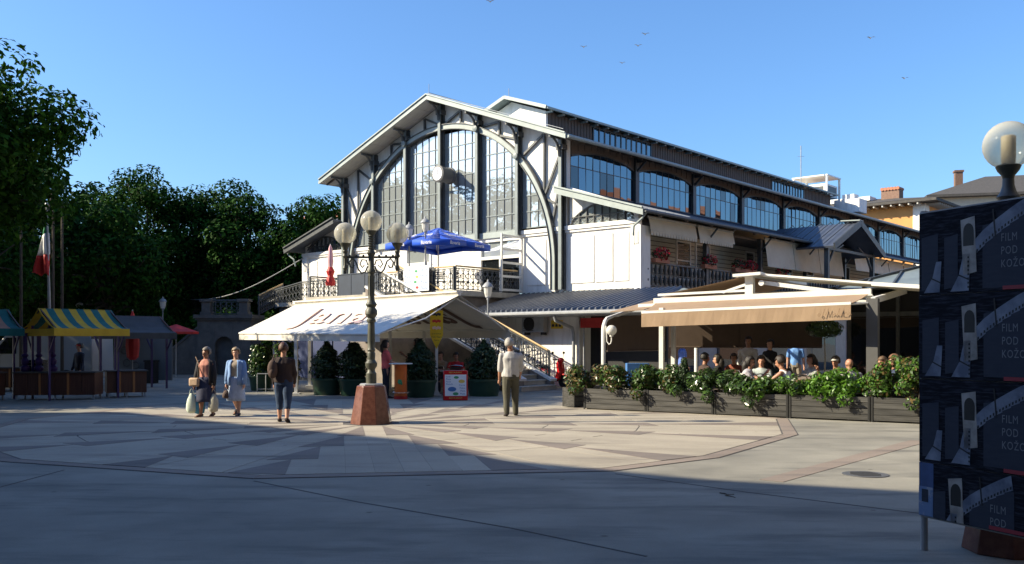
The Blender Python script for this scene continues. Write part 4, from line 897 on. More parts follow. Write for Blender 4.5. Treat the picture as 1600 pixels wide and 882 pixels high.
# beige retractable awning in front
ba = thing('beige_awning', 'beige retractable awning with a wavy valance over the cafe front', 'awning', CP, CR)
A1, A2, B1, B2 = Vector((.97,2.2,2.66)), Vector((6.22,2.2,2.76)), Vector((1.19,.8,2.38)), Vector((6.11,.8,2.5))
b = sheet(A1, A2, B2, B1, 24, 5, .03); b.build('canvas', M['beige'], ba)
b = MB(); valance(b, B1-Vector((0,.03,0)), B2-Vector((0,.03,0)), .36, 40, 0, .007); b.build('valance', M['beige'], ba)
b = MB(); b.bar(B1, B2, .07, .06); b.build('front_bar', M['wpaint'], ba); b = MB(); b.bar(A1+Vector((-.05,.05,.06)), A2+Vector((.05,.05,.06)), .16, .13); b.build('cassette', M['wpaint'], ba)
b = MB()
for t in (.05,.5,.96): p, q = A1.lerp(A2,t)-Vector((0,0,.05)), B1.lerp(B2,t)-Vector((0,0,.02)); b.tube([p,p.lerp(q,.5)+Vector((.5,0,-.06)),q],.025,6)
b.build('folding_arms', M['wpaint'], ba)
b = MB(); e_ = (B2-B1).normalized(); o_ = B1.lerp(B2,.86)+Vector((0,-.085,-.27)); zv = Vector((0,0,1))
for x0, pts in ((0,[(0,.04),(.03,.07),(.06,.04),(.03,.0),(0,.04)]),(.1,[(0,0),(.05,.16),(.07,.02),(.13,.17),(.13,.02)]),(.27,[(0,.03),(.04,.07),(.07,.02),(.1,.07),(.12,.02)]),(.42,[(0,.02),(.05,.17),(.05,.03),(.12,.02)]),(.56,[(0,.02),(.04,.08),(.08,.02),(.12,.07),(.16,.01)])):
    b.tube([o_+e_*(x0+x)+zv*z for x, z in pts], .006, 4)
b.build('script', mat('brown_print',(.2,.12,.06),.7), ba, sharp=0)
# higher double awning with the mast
ua = thing('brown_double_awning', 'higher ridged awning with brown underside on a white mast', 'awning', CP, CR)
r0, r1 = Vector((3.3,2.7,3.34)), Vector((3.3,8.0,3.4)); l0, l1 = Vector((.85,2.7,2.9)), Vector((.85,8.0,2.95)); q0, q1 = Vector((9.3,2.7,2.72)), Vector((9.3,6.0,2.78)); m0, m1 = Vector((6.2,2.75,3.02)), Vector((6.2,6.0,3.08))
b = sheet(r1, r0, l0, l1, 8, 6, .02); b.build('left_canvas', mat('brown_canvas',(.36,.24,.14),.8,(.31,.2,.11),2,trans=.2), ua)
b = sheet(r0, Vector((3.3,6,3.4)), m1, m0, 8, 5, .02); b.build('right_canvas', M['cremeawn'], ua); b = sheet(m0+Vector((0,0,-.03)), m1+Vector((0,0,-.03)), q1, q0, 8, 4, .02); b.build('outer_canvas', M['cremeawn'], ua)
b = MB(); b.bar(r0+Vector((-.35,-.05,-.02)), r0+Vector((.35,-.05,.01)), .5, .07); b.bar(r0+Vector((0,-.05,.03)), m0+Vector((0,-.05,.02)), .12, .05); b.bar(m0+Vector((0,-.06,.0)), q0+Vector((0,-.06,0)), .12, .09); b.bar(l0,l1,.06,.06); b.bar(l0,Vector((3.2,2.7,2.95)),.05,.06); b.bar(q0,q1,.06,.06); b.bar(r0,r1,.2,.08); b.bar(r0+Vector((.3,0,-.2)), m0+Vector((0,0,-.3)),.05,.1); b.build('ridge_frame', M['wpaint'], ua)
b = MB(); b.box(3.2,3.4,2.6,2.8,2.66,3.3); b.box(.5,6.3,2.62,2.74,2.6,2.66); b.lathe([(.07,-.03),(.07,.03)],(0,0,0),12,M=Matrix.Translation((3.62,2.6,3.12)) @ Matrix.Rotation(R(90),4,'X')); b.bar((3.2,2.7,3.1),(2.6,2.7,2.92),.06); b.build('mast', M['wpaint'], ua)
# pavilion at the back
pv_ = thing('cafe_pavilion', 'dark glazed cafe pavilion under a pale standing seam roof', 'pavilion', cf(4.9,6.3), CR)
b = MB(); b.box(0,9,.2,5,0,3.0); b.build('wall', M['dark'], pv_)
b = MB()
for i in range(8): b.box(i*1.25,i*1.25+.09,.08,.2,0,3.0)
b.box(0,9,.1,.2,2.35,2.47); b.box(0,9,.1,.2,0,.35); b.build('mullions', M['irond'], pv_)
for i in range(7):
    b = MB(); b.quad((i*1.25+.09,.16,.35),((i+1)*1.25,.16,.35),((i+1)*1.25,.16,2.35),(i*1.25+.09,.16,2.35)); b.build('pane', M['dglass'], pv_, sharp=0)
b = MB(); b.add([(-.4,-.4,3.08),(9.4,-.4,3.08),(9.4,5,3.08),(-.4,5,3.08),(2.2,2.4,3.95),(9.4,2.4,3.95)],[(0,1,5,4),(3,0,4),(2,3,4,5),(0,3,2,1),(1,2,5)]); rf = b.build('roof', M['seamroof'], pv_, sharp=0)
b = MB()
for i in range(14):
    x = -.2+i*.7; ye = 2.4 if x > 2.2 else -.4+2.8*(x+.4)/2.6; b.bar((x,-.4,3.1),(x+.02,ye,3.1+.87*(ye+.4)/2.8),.05,.06)
b.bar((-.4,-.4,3.1),(2.2,2.4,3.98),.09,.07); b.bar((2.2,2.4,3.98),(9.4,2.4,3.98),.1,.07); b.build('seams', M['irond'], rf, kind='stuff')
# tables and chairs
tb = thing('cafe_table', 'round white cafe table beside the woman in sunglasses', 'table', cf(3.5,2.0), 0, 'white tables on the cafe terrace')
b = MB(); b.lathe([(.36,.72),(.37,.725),(.37,.745),(.36,.75)],(0,0,0),28); b.build('tabletop', M['wpaint'], tb)
b = MB(); b.tube([(0,0,.03),(0,0,.72)],.03,8); b.build('pedestal', M['gpaint'], tb); b = MB(); b.lathe([(.22,0),(.22,.02),(.05,.05)],(0,0,0),20); b.build('foot', M['gpaint'], tb)
TABLES = [(3.5,2.0)]
for lb, a, d in (('white cafe table in front of the two dark-haired guests',1.9,3.0),('white cafe table by the man in the grey shirt',6.0,2.5),('white cafe table nearest the poster board',7.6,2.0),('white cafe table at the back beside the blind',2.8,4.6)):
    dup(tb, cf(a,d), 0, lb); TABLES.append((a,d))
ch = thing('cafe_chair', 'silver and brown cafe chair, empty, behind the white vest man', 'chair', cf(4.95,1.75), CR+2.6, 'metal chairs on the cafe terrace')
b = MB(); b.box(-.21,.21,-.2,.2,.44,.46); b.build('seat', M['brown'], ch, bevel=.008)
b = MB()
for k in range(4): b.box(-.2,.2,.215,.23,.55+k*.08,.6+k*.08)
b.build('backrest', M['brown'], ch)
b = MB(); b.tube([(-.23,.2,.44),(-.24,.24,.8),(-.2,.25,.88),(0,.25,.9),(.2,.25,.88),(.24,.24,.8),(.23,.2,.44)],.014,7); b.build('back_frame', M['chrome'], ch)
for s_ in (-1,1):
    b = MB(); b.tube([(s_*.22,-.19,0),(s_*.22,-.2,.6),(s_*.24,-.12,.66),(s_*.24,.2,.67)],.013,7); b.build('armrest', M['chrome'], ch)
    b = MB(); b.tube([(s_*.22,.24,0),(s_*.22,.2,.45)],.013,7); b.build('leg', M['chrome'], ch)
def chair(a, d, rz, lb): return dup(ch, cf(a,d), CR+rz, lb)
for i, (u, v, rz) in enumerate(((2.9,-3.0,.4),(3.4,-2.4,2.2),(1.4,-3.1,1.2))):
    dup(ch, hw(u,v,3.62), rz, ['dark chair on the terrace beside the menu banner','dark chair on the terrace behind the parasol pole','dark chair on the terrace left of the menu banner'][i], 'chairs on the upper terrace')
# slim potted topiary and small things
tp_ = thing('topiary_tree', 'small round-headed topiary tree on a thin pale trunk inside the cafe', 'tree', cf(4.55,5.2), 0)
b = MB(); b.tube([(0,0,.3),(.02,0,1.2),(0,0,1.75)],[.03,.025,.02],7); b.build('trunk', M['soffit'], tp_); b = MB(); b.lathe([(.16,0),(.2,.35),(.21,.38),(.17,.36)],(0,0,0),16); b.build('pot', M['tile'], tp_)
p, dd = puff((0,0,2.0),(.5,.5,.26),1100,91); leaves('crown', p, dd, .1, .45, M['leafC'], tp_, seed=91)
b = MB(); b.box(-.3,.3,-.2,.2,0,.3); b.box(-.27,.27,-.17,.17,.3,.31); b.box(-.3,.3,-.2,.2,.32,.62); b.build('blue_crate', M['inkblue'], None, 'two stacked blue plastic boxes behind the tube post', 'crate').location = cf(.1,3.0,.45)
# ------------------------------------------------------------------ trees
def tree(label, x, y, H, rx, zc, rz, n, leaf, m, seed, clumps=60, trunk=.22, cr=.9, asp=.5, group='trees of the shady park', name='park_tree', ry=None, low=.0):
    t = thing(name, label, 'tree', (x,y,0), 0, group); r = random.Random(seed); ry = ry or rx; P_, D_ = [], []
    b = MB(); b.tube([(0,0,-.1),(.05,0,zc*.35),(r.uniform(-.2,.2),0,zc*.75),(0,0,zc+rz*.4)], [trunk*1.3,trunk,trunk*.8,trunk*.3], 9)
    nr = np.random.default_rng(seed)
    for i in range(clumps):
        a = r.uniform(0,6.283); s = r.uniform(-1,1); k = r.uniform(.55,1.0); q = math.sqrt(1-s*s)
        c = (rx*k*q*math.cos(a), ry*k*q*math.sin(a), zc + rz*k*s)
        rad = cr*r.uniform(.65,1.25); p, d = puff(c, (rad*1.15,rad*1.15,rad*.8), int(n/clumps*rad*rad/cr/cr), seed*1000+i)
        P_.append(p); d = d.copy(); d[:,2] += .5; D_.append(d)
        if i % 3 == 0: z0 = zc*r.uniform(.45,.9); b.tube([(0,0,z0),(c[0]*.5,c[1]*.5,(z0+c[2])*.5+.3),c], [trunk*.42,trunk*.25,.03], 5)
    b.build('trunk', M['bark'], t); P_ = np.concatenate(P_); D_ = np.concatenate(D_)
    leaves('crown', P_, D_, leaf, asp, m, t, seed=seed, spread=.55, droop=.4)
    return t
tree('big leafy tree towering over the flagpoles and striped stall', -16.9, 24.9, 11, 5.0, 7.1, 2.9, 46000, .2, M['leafA'], 11, clumps=150, trunk=.28, cr=.95, ry=2.9)
tree('dark tall tree standing behind the flagpoles', -23.5, 45, 10, 4.2, 5.8, 4.2, 12000, .32, M['leafB'], 12, clumps=70)
tree('tall round-headed chestnut with two lobes, tallest of the park row', -22.3, 56, 12.4, 3.0, 7.4, 4.9, 19000, .27, M['leafB'], 13, clumps=110)
tree('round chestnut standing shoulder to shoulder with the two-lobed one', -19.7, 57, 11.7, 2.3, 7.0, 4.6, 14000, .27, M['leafB'], 18, clumps=80)
tree('middle chestnut of the park row', -16.4, 56.5, 11.5, 3.0, 6.6, 4.8, 19000, .27, M['leafB'], 14, clumps=110)
tree('chestnut nearest the low aisle roof of the hall', -12.3, 57, 11, 3.2, 6.2, 4.6, 19000, .27, M['leafB'], 15, clumps=110)
for i, (x, y, h, r_, lb) in enumerate(((-20.6,23.7,3.9,1.95,'small leafy tree added west of the stalls to shade the ground, nearest the square'),(-20.8,26.6,4.1,2.9,'leafy tree added for shade west of the stalls, beyond the left edge'),(-21.4,31.2,4.1,2.9,'second leafy tree added for shade west of the stalls'),(-22.5,36.5,4.6,3.0,'third leafy tree added for shade west of the stalls'),(-20.6,46.6,4.7,3.0,'dark leafy tree beside the stone landing'),(-26,40.5,4.8,3.0,'dark leafy tree behind the white van'))):  # the four west of the stalls are added to shade them
    tree(lb, x, y, h*2, r_, h*1.12, h*.72, 9000, .27, M['leafB'], 70+i, clumps=60, cr=.95)
for i, (x, y) in enumerate(((-35,50),(-37,56),(-39,62),(-31,62.5),(-35,44.5))):  # tall trees added to throw shade over the park row
    tree(['tall tree added for shade west of the flagpoles','tall tree added for shade behind the western one','tall tree added for shade far in the west','tall tree added for shade behind the two-lobed chestnut','tall tree added for shade near the pines'][i], x, y, 15, 4.3, 9.5, 5.2, 9000, .4, M['leafB'], 80+i, clumps=60, cr=1.2)
for i, (x, y, h) in enumerate(((-40,58,5.5),(-33,60,5.6),(-27.5,64,5.0),(-21,67,5.0),(-15,67,4.8),(-9.5,68,4.6),(-30,50,4.5))):
    tree(['shadowed tree in the western depth of the park','shadowed tree behind the striped stall','shadowed tree in the gap between the crowns','shadowed tree behind the two-lobed chestnut','shadowed tree behind the middle chestnut','shadowed tree beside the hall corner with the cable','low dark tree behind the white van'][i], x, y, h*2, 4.2, h, h*.85, 7000, .42, M['leafB'], 30+i, clumps=55, cr=1.2)
for i, (x, y) in enumerate(((-30,36),(-31,30.5),(-29,41.5),(-33,25.5))):
    tree(['nearest-row flat-topped pine west of the square','second flat-topped pine going towards the camera','farthest flat-topped pine west of the square','flat-topped pine beside the tall west building'][i], x, y, 14, 3.2, 11.2, 2.6, 7000, .3, M['leafB'], 50+i, clumps=34, trunk=.25, group='pines beside the square', name='umbrella_pine')
for i, (x, y, z) in enumerate(((-27,50,3.2),(-22.5,51,3.6),(-18.5,52,3.4),(-33,47,3.0),(-15.6,53,3.8),(-12,52,3.0))):
    t = thing('park_bush', ['dark bush behind the purple posts','dark bush behind the red parasol','dark bush left of the stone lamp','dark bush at the far left','dark bush above the stone stair','dark bush below the hall corner'][i], 'bush', (x,y,0), 0, 'bushes in the park shade')
    C_, D_ = [], []
    for k in range(14): p, d = puff((rnd.uniform(-2,2),rnd.uniform(-1,1),rnd.uniform(.3,z-.7)),.85,160,900+i*20+k); C_.append(p); D_.append(d)
    leaves('foliage', np.concatenate(C_), np.concatenate(D_), .3, .55, M['leafB'], t, seed=i)
t = thing('park_hedge', 'tall dark hedge closing the park behind all the trees', 'hedge', (-36,74,0), 0)
C_, D_ = [], []
for k in range(60): p, d = puff((rnd.uniform(-28,28),rnd.uniform(-1.5,1.5),rnd.uniform(.5,6.5)),(1.8,1.3,1.3),170,7000+k); C_.append(p); D_.append(d)
leaves('foliage', np.concatenate(C_), np.concatenate(D_), .62, .6, M['leafB'], t, seed=77); b = MB(); b.box(-28,28,-.5,.5,0,6.3); b.build('hedge_core', M['leafF'], t)
# ------------------------------------------------------------------ far and neighbouring buildings
def house(label, p, rz, w, d, h, wall, roof=2.0, nw=5, ns=3, over=.6, name='town_house', sides=(0,1), rm='tile'):
    t = thing(name, label, 'house', p, rz); b = MB(); b.box(0,w,0,d,0,h); b.build('wall', M[wall], t)
    b = MB(); b.add([(-over,-over,h),(w+over,-over,h),(w+over,d+over,h),(-over,d+over,h),(w*.3,d/2,h+roof),(w*.7,d/2,h+roof)],[(0,1,5,4),(1,2,5),(2,3,4,5),(3,0,4),(0,3,2,1)]); b.box(-over,w+over,-over-.02,d+over,h-.25,h-.02); b.build('roof', M[rm], t, sharp=0)
    for sd_ in sides:
        L_ = w if sd_ in (0,2) else d
        for i in range(nw):
            for j in range(ns):
                x = L_*(i+.5)/nw; z = h*(j+.35)/ns; f, g = MB(), MB()
                def bx(b, x0, x1, y0, y1, z0, z1):
                    if sd_ == 0: b.box(x0,x1,y0,y1,z0,z1)
                    elif sd_ == 1: b.box(-y1*-1,-y0*-1,L_-x1,L_-x0,z0,z1) if False else b.box(y0,y1,x0,x1,z0,z1)
                    else: b.box(w-y1,w-y0,x0,x1,z0,z1)
                bx(f,x-.6,x-.48,-.05,.05,z,z+1.7); bx(f,x+.48,x+.6,-.05,.05,z,z+1.7); bx(f,x-.48,x+.48,-.05,.05,z+1.58,z+1.7); bx(f,x-.7,x+.7,-.12,.05,z-.12,z); bx(f,x-.03,x+.03,-.045,.05,z,z+1.58)
                fo = f.build('window', M['wpaint'], t); bx(g,x-.48,x+.48,-.02,.02,z,z+1.58); g.build('pane', M['dglass'], fo)
    return t
cr_ = Vector((36.1,80,0)); oh = house('tall orange rendered house behind the far end of the hall', cr_, -TH+R(90), 14, 16, 14.0, 'ochre', 1.3, 3, 3, 1.3, sides=(0,), rm='slate')
b = MB(); b.box(-.06,1.0,-.06,1.0,0,13.7); b.build('corner_quoin', M['white'], oh)
b = MB()
for i in range(22): b.box(-1.2,-.02,.2+i*.75,.32+i*.75,13.55,13.72); b.box(.2+i*.6,.32+i*.6,-1.2,-.02,13.55,13.72)
b.build('rafter_ends', M['soffit'], oh, kind='stuff')
ch_ = MB(); ch_.box(1.2,2.3,2.6,4.2,14.2,15.4)
for i in range(6): ch_.tube([(1.1,2.7+i*.28,15.5),(2.4,2.7+i*.28,15.5)],.16,7,1)
ch_.build('chimney', [M['brick'],M['tile']], oh); b = MB(); b.box(.6,2.2,5.0,9.5,14.55,14.95); b.build('skylight', M['wpaint'], oh)
b = MB(); b.bar((-.1,5.5,12.3),(-.1,3.6,11.4),.12); b.bar((-.1,5.5,12.3),(-.6,4.2,11.9),.1); b.build('flag_bracket', M['wood'], oh)
oh2 = house('old house with a dark roof at the far right behind the lamp globe', (45.2,98,0), -.25, 22, 14, 17.2, 'cream', 3.0, 6, 4, .9, sides=(0,), rm='slate')
b = MB(); b.box(3.2,4.0,5.5,6.3,18.2,20.6); b.box(3.1,4.1,5.4,6.4,20.6,20.8); b.build('chimney', M['brick'], oh2)
house('pinkish house just showing left of the hall eave', (-19,82,0), -.5, 7, 8, 12.6, 'brick', 1.4, 3, 3, .4, sides=(0,2))
nb = thing('side_building', 'tall building west of the square that throws the foreground shadow', 'building', (0,0,0))
b = MB(); FP = [(-31.4,19.9),(-28.8,17.6),(-24.3,14.0),(-22.4,11.2),(-20,9.5),(-17.9,8.65),(-9.6,4.2),(-9,-30),(-50,-30),(-50,19.9)]
b.prism([(x,y,0) for x, y in FP][::-1], (0,0,13)); b.build('wall', M['slate'], nb, sharp=0); b = MB(); b.prism([(x,y,13.001) for x, y in FP][::-1], (0,0,.25)); b.build('roof', M['tile'], nb, sharp=0)
house('unseen house added on the south side of the square to block sky light', (-8.5,-15,0), 0, 40, 12, 24, 'slate', 2, 9, 3, .5, sides=())  # unseen dark block, sized to hold sky light off the foreground
house('unseen house added on the east side of the square to block sky light', (14.6,-3,0), 0, 12, 26, 19, 'slate', 2, 7, 3, .5, sides=(1,))  # unseen dark block, added to deepen the foreground shade
house('salmon house opposite the long side of the hall', (44,26,0), -.25, 12, 15, 12.5, 'ochre', 2.5, 4, 3, .5, sides=(1,))
house('ochre house opposite the far side windows of the hall', (50,43,0), -.3, 12, 19, 14, 'brick', 2.5, 5, 3, .5, sides=(1,))
# things on the hall roof
ru = thing('rooftop_unit', 'white boxy ventilation unit on the far end of the hall roof', 'ventilation unit', hw(.4,39.6,12.2), -TH)
b = MB(); 
for x in (-1.3,1.3):
    for y in (-1.2,1.2): b.box(x-.07,x+.07,y-.07,y+.07,0,1.9)
b.box(-1.4,1.4,-1.3,1.3,1.9,2.0); b.build('frame', M['wpaint'], ru); b = MB(); b.box(-1.2,1.2,-1.1,1.1,.4,1.35); b.build('housing', M['white'], ru, bevel=.03)
b = MB(); b.box(-1.0,1.0,-1.12,-1.1,.6,1.15); b.box(1.2,1.22,-.8,.8,.6,1.2); b.build('grille', M['irond'], ru); b = MB(); b.box(1.5,3.4,-.3,1.2,-.9,.1); b.box(2.0,2.9,0,.9,.1,.5); b.build('duct', M['white'], ru)
b = MB(); p = hw(.3,37,12.9); b.tube([p,p+Vector((0,0,3.4))],.035,6); b.tube([p+Vector((-.25,0,2.6)),p+Vector((.25,0,2.6))],.012,5); b.build('antenna_mast', M['gpaint'], None, 'thin antenna mast on the hall ridge', 'antenna')
for i, (x, y, D) in enumerate(((1008,54,70),(997,72,75),(912,74,80),(972,99,90),(1413,123,80),(1360,60,70),(766,3,70))):
    p = at(x,y,D); b = MB(); b.ball((0,0,0),.05,8,0,(1,2.6,.9)); 
    for s_ in (-1,1): b.add([(0,.12,.02),(0,-.1,.02),(s_*.2,-.08,.1),(s_*.34,-.16,.04),(s_*.18,.08,.1)],[(0,1,2,4),(4,2,3)])
    b.build('bird', M['gpaint'], None, ['gull high above the hall roof, rightmost of the close pair','gull just below and left of the highest one','gull left of the pair over the hall ridge','low gull over the monitor roof','lone gull at the upper right of the sky','gull above the orange house','gull at the very top edge of the sky'][i], 'bird', 'gulls in the sky').location = p
# ------------------------------------------------------------------ lamps
def globe(parent, c, r):
    b = MB(); b.ball(c, r, 28); o = b.build('globe', M['globe'], parent, sharp=3); x, y, z = c
    b = MB(); b.lathe([(r*.27,z-r*.78),(r*.29,z-r*.5),(r*.29,z+r*.36),(r*.24,z+r*.4)],(x,y,0),14); b.build('burner_tube', M['bulb'], o)
    b = MB(); b.lathe([(r*.2,z-r*1.55),(r*.24,z-r*1.3),(r*.42,z-r*1.08),(r*.5,z-r*.9),(r*.45,z-r*.84)],(x,y,0),16); b.build('cup', M['lampiron'], o)
def pedestal(parent, h, r0, r1, n=8):
    b = MB(); b.lathe([(r0,0),(r0,.02),(r1,h-.02),(r1-.02,h)],(0,0,0),n); o = b.build('pedestal', M['granite'], parent, sharp=.2, bevel=.008)
    b = MB(); b.lathe([(r1*.8,h),(r1*.8,h+.025),(r1*.74,h+.035)],(0,0,0),8); b.build('base_plate', M['gpaint'], parent)
def shaft(parent, z0, z1, r):
    P = [(r*1.7,z0),(r*1.7,z0+.22),(r*1.35,z0+.25),(r*1.2,z0+.3),(r*1.9,z0+.37),(r*1.95,z0+.43),(r*1.2,z0+.5),(r*1.35,z0+.62),(r*1.1,z0+.66),(r*1.35,z0+.7),(r*1.1,z0+.73),(r*1.25,z0+.9),(r*1.1,z0+1.25),(r*1.5,z0+1.27),(r*1.5,z0+1.31),(r*1.15,z0+1.34),(r*2,z0+1.42),(r*1.95,z0+1.5),(r*1.3,z0+1.56),(r*1.9,z0+1.62),(r*1.3,z0+1.68),(r*1.05,z0+1.74),(r,z1-.4),(r*1.4,z1-.38),(r*1.4,z1-.34),(r*.95,z1-.3),(r*.9,z1)]
    b = MB(); b.lathe(P,(0,0,0),16)
    for k in range(10): a = k*.6283; b.tube([(r*1.02*math.cos(a),r*1.02*math.sin(a),z0+1.8),(r*.98*math.cos(a),r*.98*math.sin(a),z1-.45)],.008,4)
    b.build('shaft', M['lampiron'], parent)
lp = thing('street_lamp', 'green iron street lamp with three clear globes on a red granite pedestal', 'street lamp', LAMP)
pedestal(lp, .78, .43, .3); shaft(lp, .8, 3.45, .062)
b = MB(); b.lathe([(.06,3.4),(.085,3.46),(.06,3.52)]+[x for k in range(6) for x in ((.05,3.54+k*.05),(.068,3.56+k*.05),(.05,3.585+k*.05))]+[(.05,3.86)],(0,0,0),14); b.build('neck', M['lampiron'], lp)
globe(lp, (0,0,4.11), .22)
for s_ in (-1,1):
    b = MB(); b.bar((s_*.06,0,3.38),(s_*.56,0,3.38),.035,.04)
    b.tube([(s_*(.07+.02*0),0,3.2),(s_*.12,0,3.08),(s_*.2,0,3.06),(s_*.26,0,3.13),(s_*.32,0,3.3),(s_*.39,0,3.35),(s_*.45,0,3.28),(s_*.43,0,3.18),(s_*.37,0,3.17),(s_*.35,0,3.22)],.016,6)
    b.tube([(s_*.07,0,3.22),(s_*.1,0,3.32),(s_*.19,0,3.33),(s_*.23,0,3.24),(s_*.18,0,3.17),(s_*.14,0,3.22)],.014,6); b.tube([(s_*.49,0,3.36),(s_*.47,0,3.22),(s_*.53,0,3.16)],.014,6)
    for x in (.16,.3,.44): b.ball((s_*x,0,3.41),.025,7)
    b.lathe([(.03,3.1),(.05,3.16),(.03,3.22),(.028,3.36),(.06,3.4),(.04,3.45),(.055,3.5),(.035,3.55),(.045,3.57)],(s_*.53,0,0),12); b.build('scroll_arm', M['lampiron'], lp)
    globe(lp, (s_*.53,0,3.86), .225)
lp2 = thing('globe_lamp', 'single clear globe lamp rising behind the poster board', 'street lamp', (3.97,7.32,0))
pedestal(lp2, .5, .34, .26); shaft(lp2, .52, 2.9, .05); b = MB(); b.lathe([(.07,2.6),(.1,2.66),(.07,2.7),(.06,2.8),(.09,2.83),(.06,2.87),(.045,2.92),(.04,3.02)],(0,0,0),16); b.build('neck', M['irond'], lp2)
globe(lp2, (0,0,3.245), .19)
def lantern(label, p, H, base=None, group='old lanterns round the hall'):
    t = thing('lantern_post', label, 'lantern', p, 0, group); z = H-.62; b = MB()
    b.lathe([(.11,0),(.11,.1),(.07,.16),(.06,.3),(.04,.34),(.03,.5),(.028,z-.1),(.05,z-.06),(.03,z)],(0,0,0),10); b.build('post', M['gpaint'], t)
    b = MB(); b.lathe([(.08,z),(.13,z+.14),(.155,z+.34),(.15,z+.37)],(0,0,0),10); b.build('lantern_glass', M['milk'], t, sharp=.2)
    b = MB(); b.lathe([(.2,z+.36),(.19,z+.4),(.11,z+.5),(.04,z+.54),(.03,z+.6),(.005,z+.64)],(0,0,0),10); b.lathe([(.06,z-.02),(.1,z+.01),(.09,z+.03)],(0,0,0),10); b.build('cap', M['gpaint'], t)
    if base:
        b = MB(); b.lathe([(.4,-base),(.4,-base+.35),(.32,-base+.42),(.25,-.5),(.3,-.2),(.2,-.1),(.12,0)],(0,0,0),8); b.build('stone_base', M['stone'], t, sharp=.2)
    return t
lantern('grey lantern on the stone pier beside the menu banner', hw(2.95,-3.88,4.5), 2.1)
lantern('grey lantern seen left of the street lamp globes', hw(2.0,-3.88,4.1), 2.35)
lantern('pale lantern on the newel at the foot of the stairs', hw(7.85,-5.52,1.5), 2.3, 1.5)
lantern('lantern on a tall stone base left of the arched niche', (-17.55,46,1.95), 1.95, 1.95)
t = thing('globe_post_lamp', 'dim globe lamp on a thin post above the striped stall', 'street lamp', (-22,46.6,0)); b = MB(); b.ball((0,0,3.4),.24,16); b.build('globe', M['milk'], t); b = MB(); b.tube([(0,0,0),(0,0,3.2)],.04,8); b.build('post', M['irond'], t)
# ------------------------------------------------------------------ poster board
BD = Vector((.407,-.913,0)); BN = Vector((-.913,-.407,0)); BP = Vector((3.28,7.35,0))
pb = thing('poster_board', 'tall dark poster board plastered with four copies of a film poster', 'poster board', BP, math.atan2(BD.y,BD.x))
b = MB(); b.tube([(.01,.03,0),(.01,.03,2.72)],.028,10); b.tube([(1.2,.03,0),(1.2,.03,2.72)],.028,10); b.build('frame_post', M['gpaint'], pb)
b = MB(); b.box(-.005,1.22,0,.05,.27,2.71); b.build('backing', M['gpaint'], pb)
pm = mat('poster_night', (.006,.007,.012), .8, (.05,.055,.078), 6, spec=.15, stretch=(1.2,1.2,11), bump=.1, bscale=8, lo=.46, hi=.74, detail=8); pm2 = mat('poster_pale', (.25,.28,.34), .8, (.1,.12,.17), 6); pm3 = mat('poster_mid', (.03,.036,.055), .8, (.022,.028,.046), 9, stretch=(1,1,5)); pm4 = mat('poster_cream', (.4,.37,.34), .45, (.2,.185,.17), 8); pm5 = mat('poster_black', (.006,.007,.01), .45)
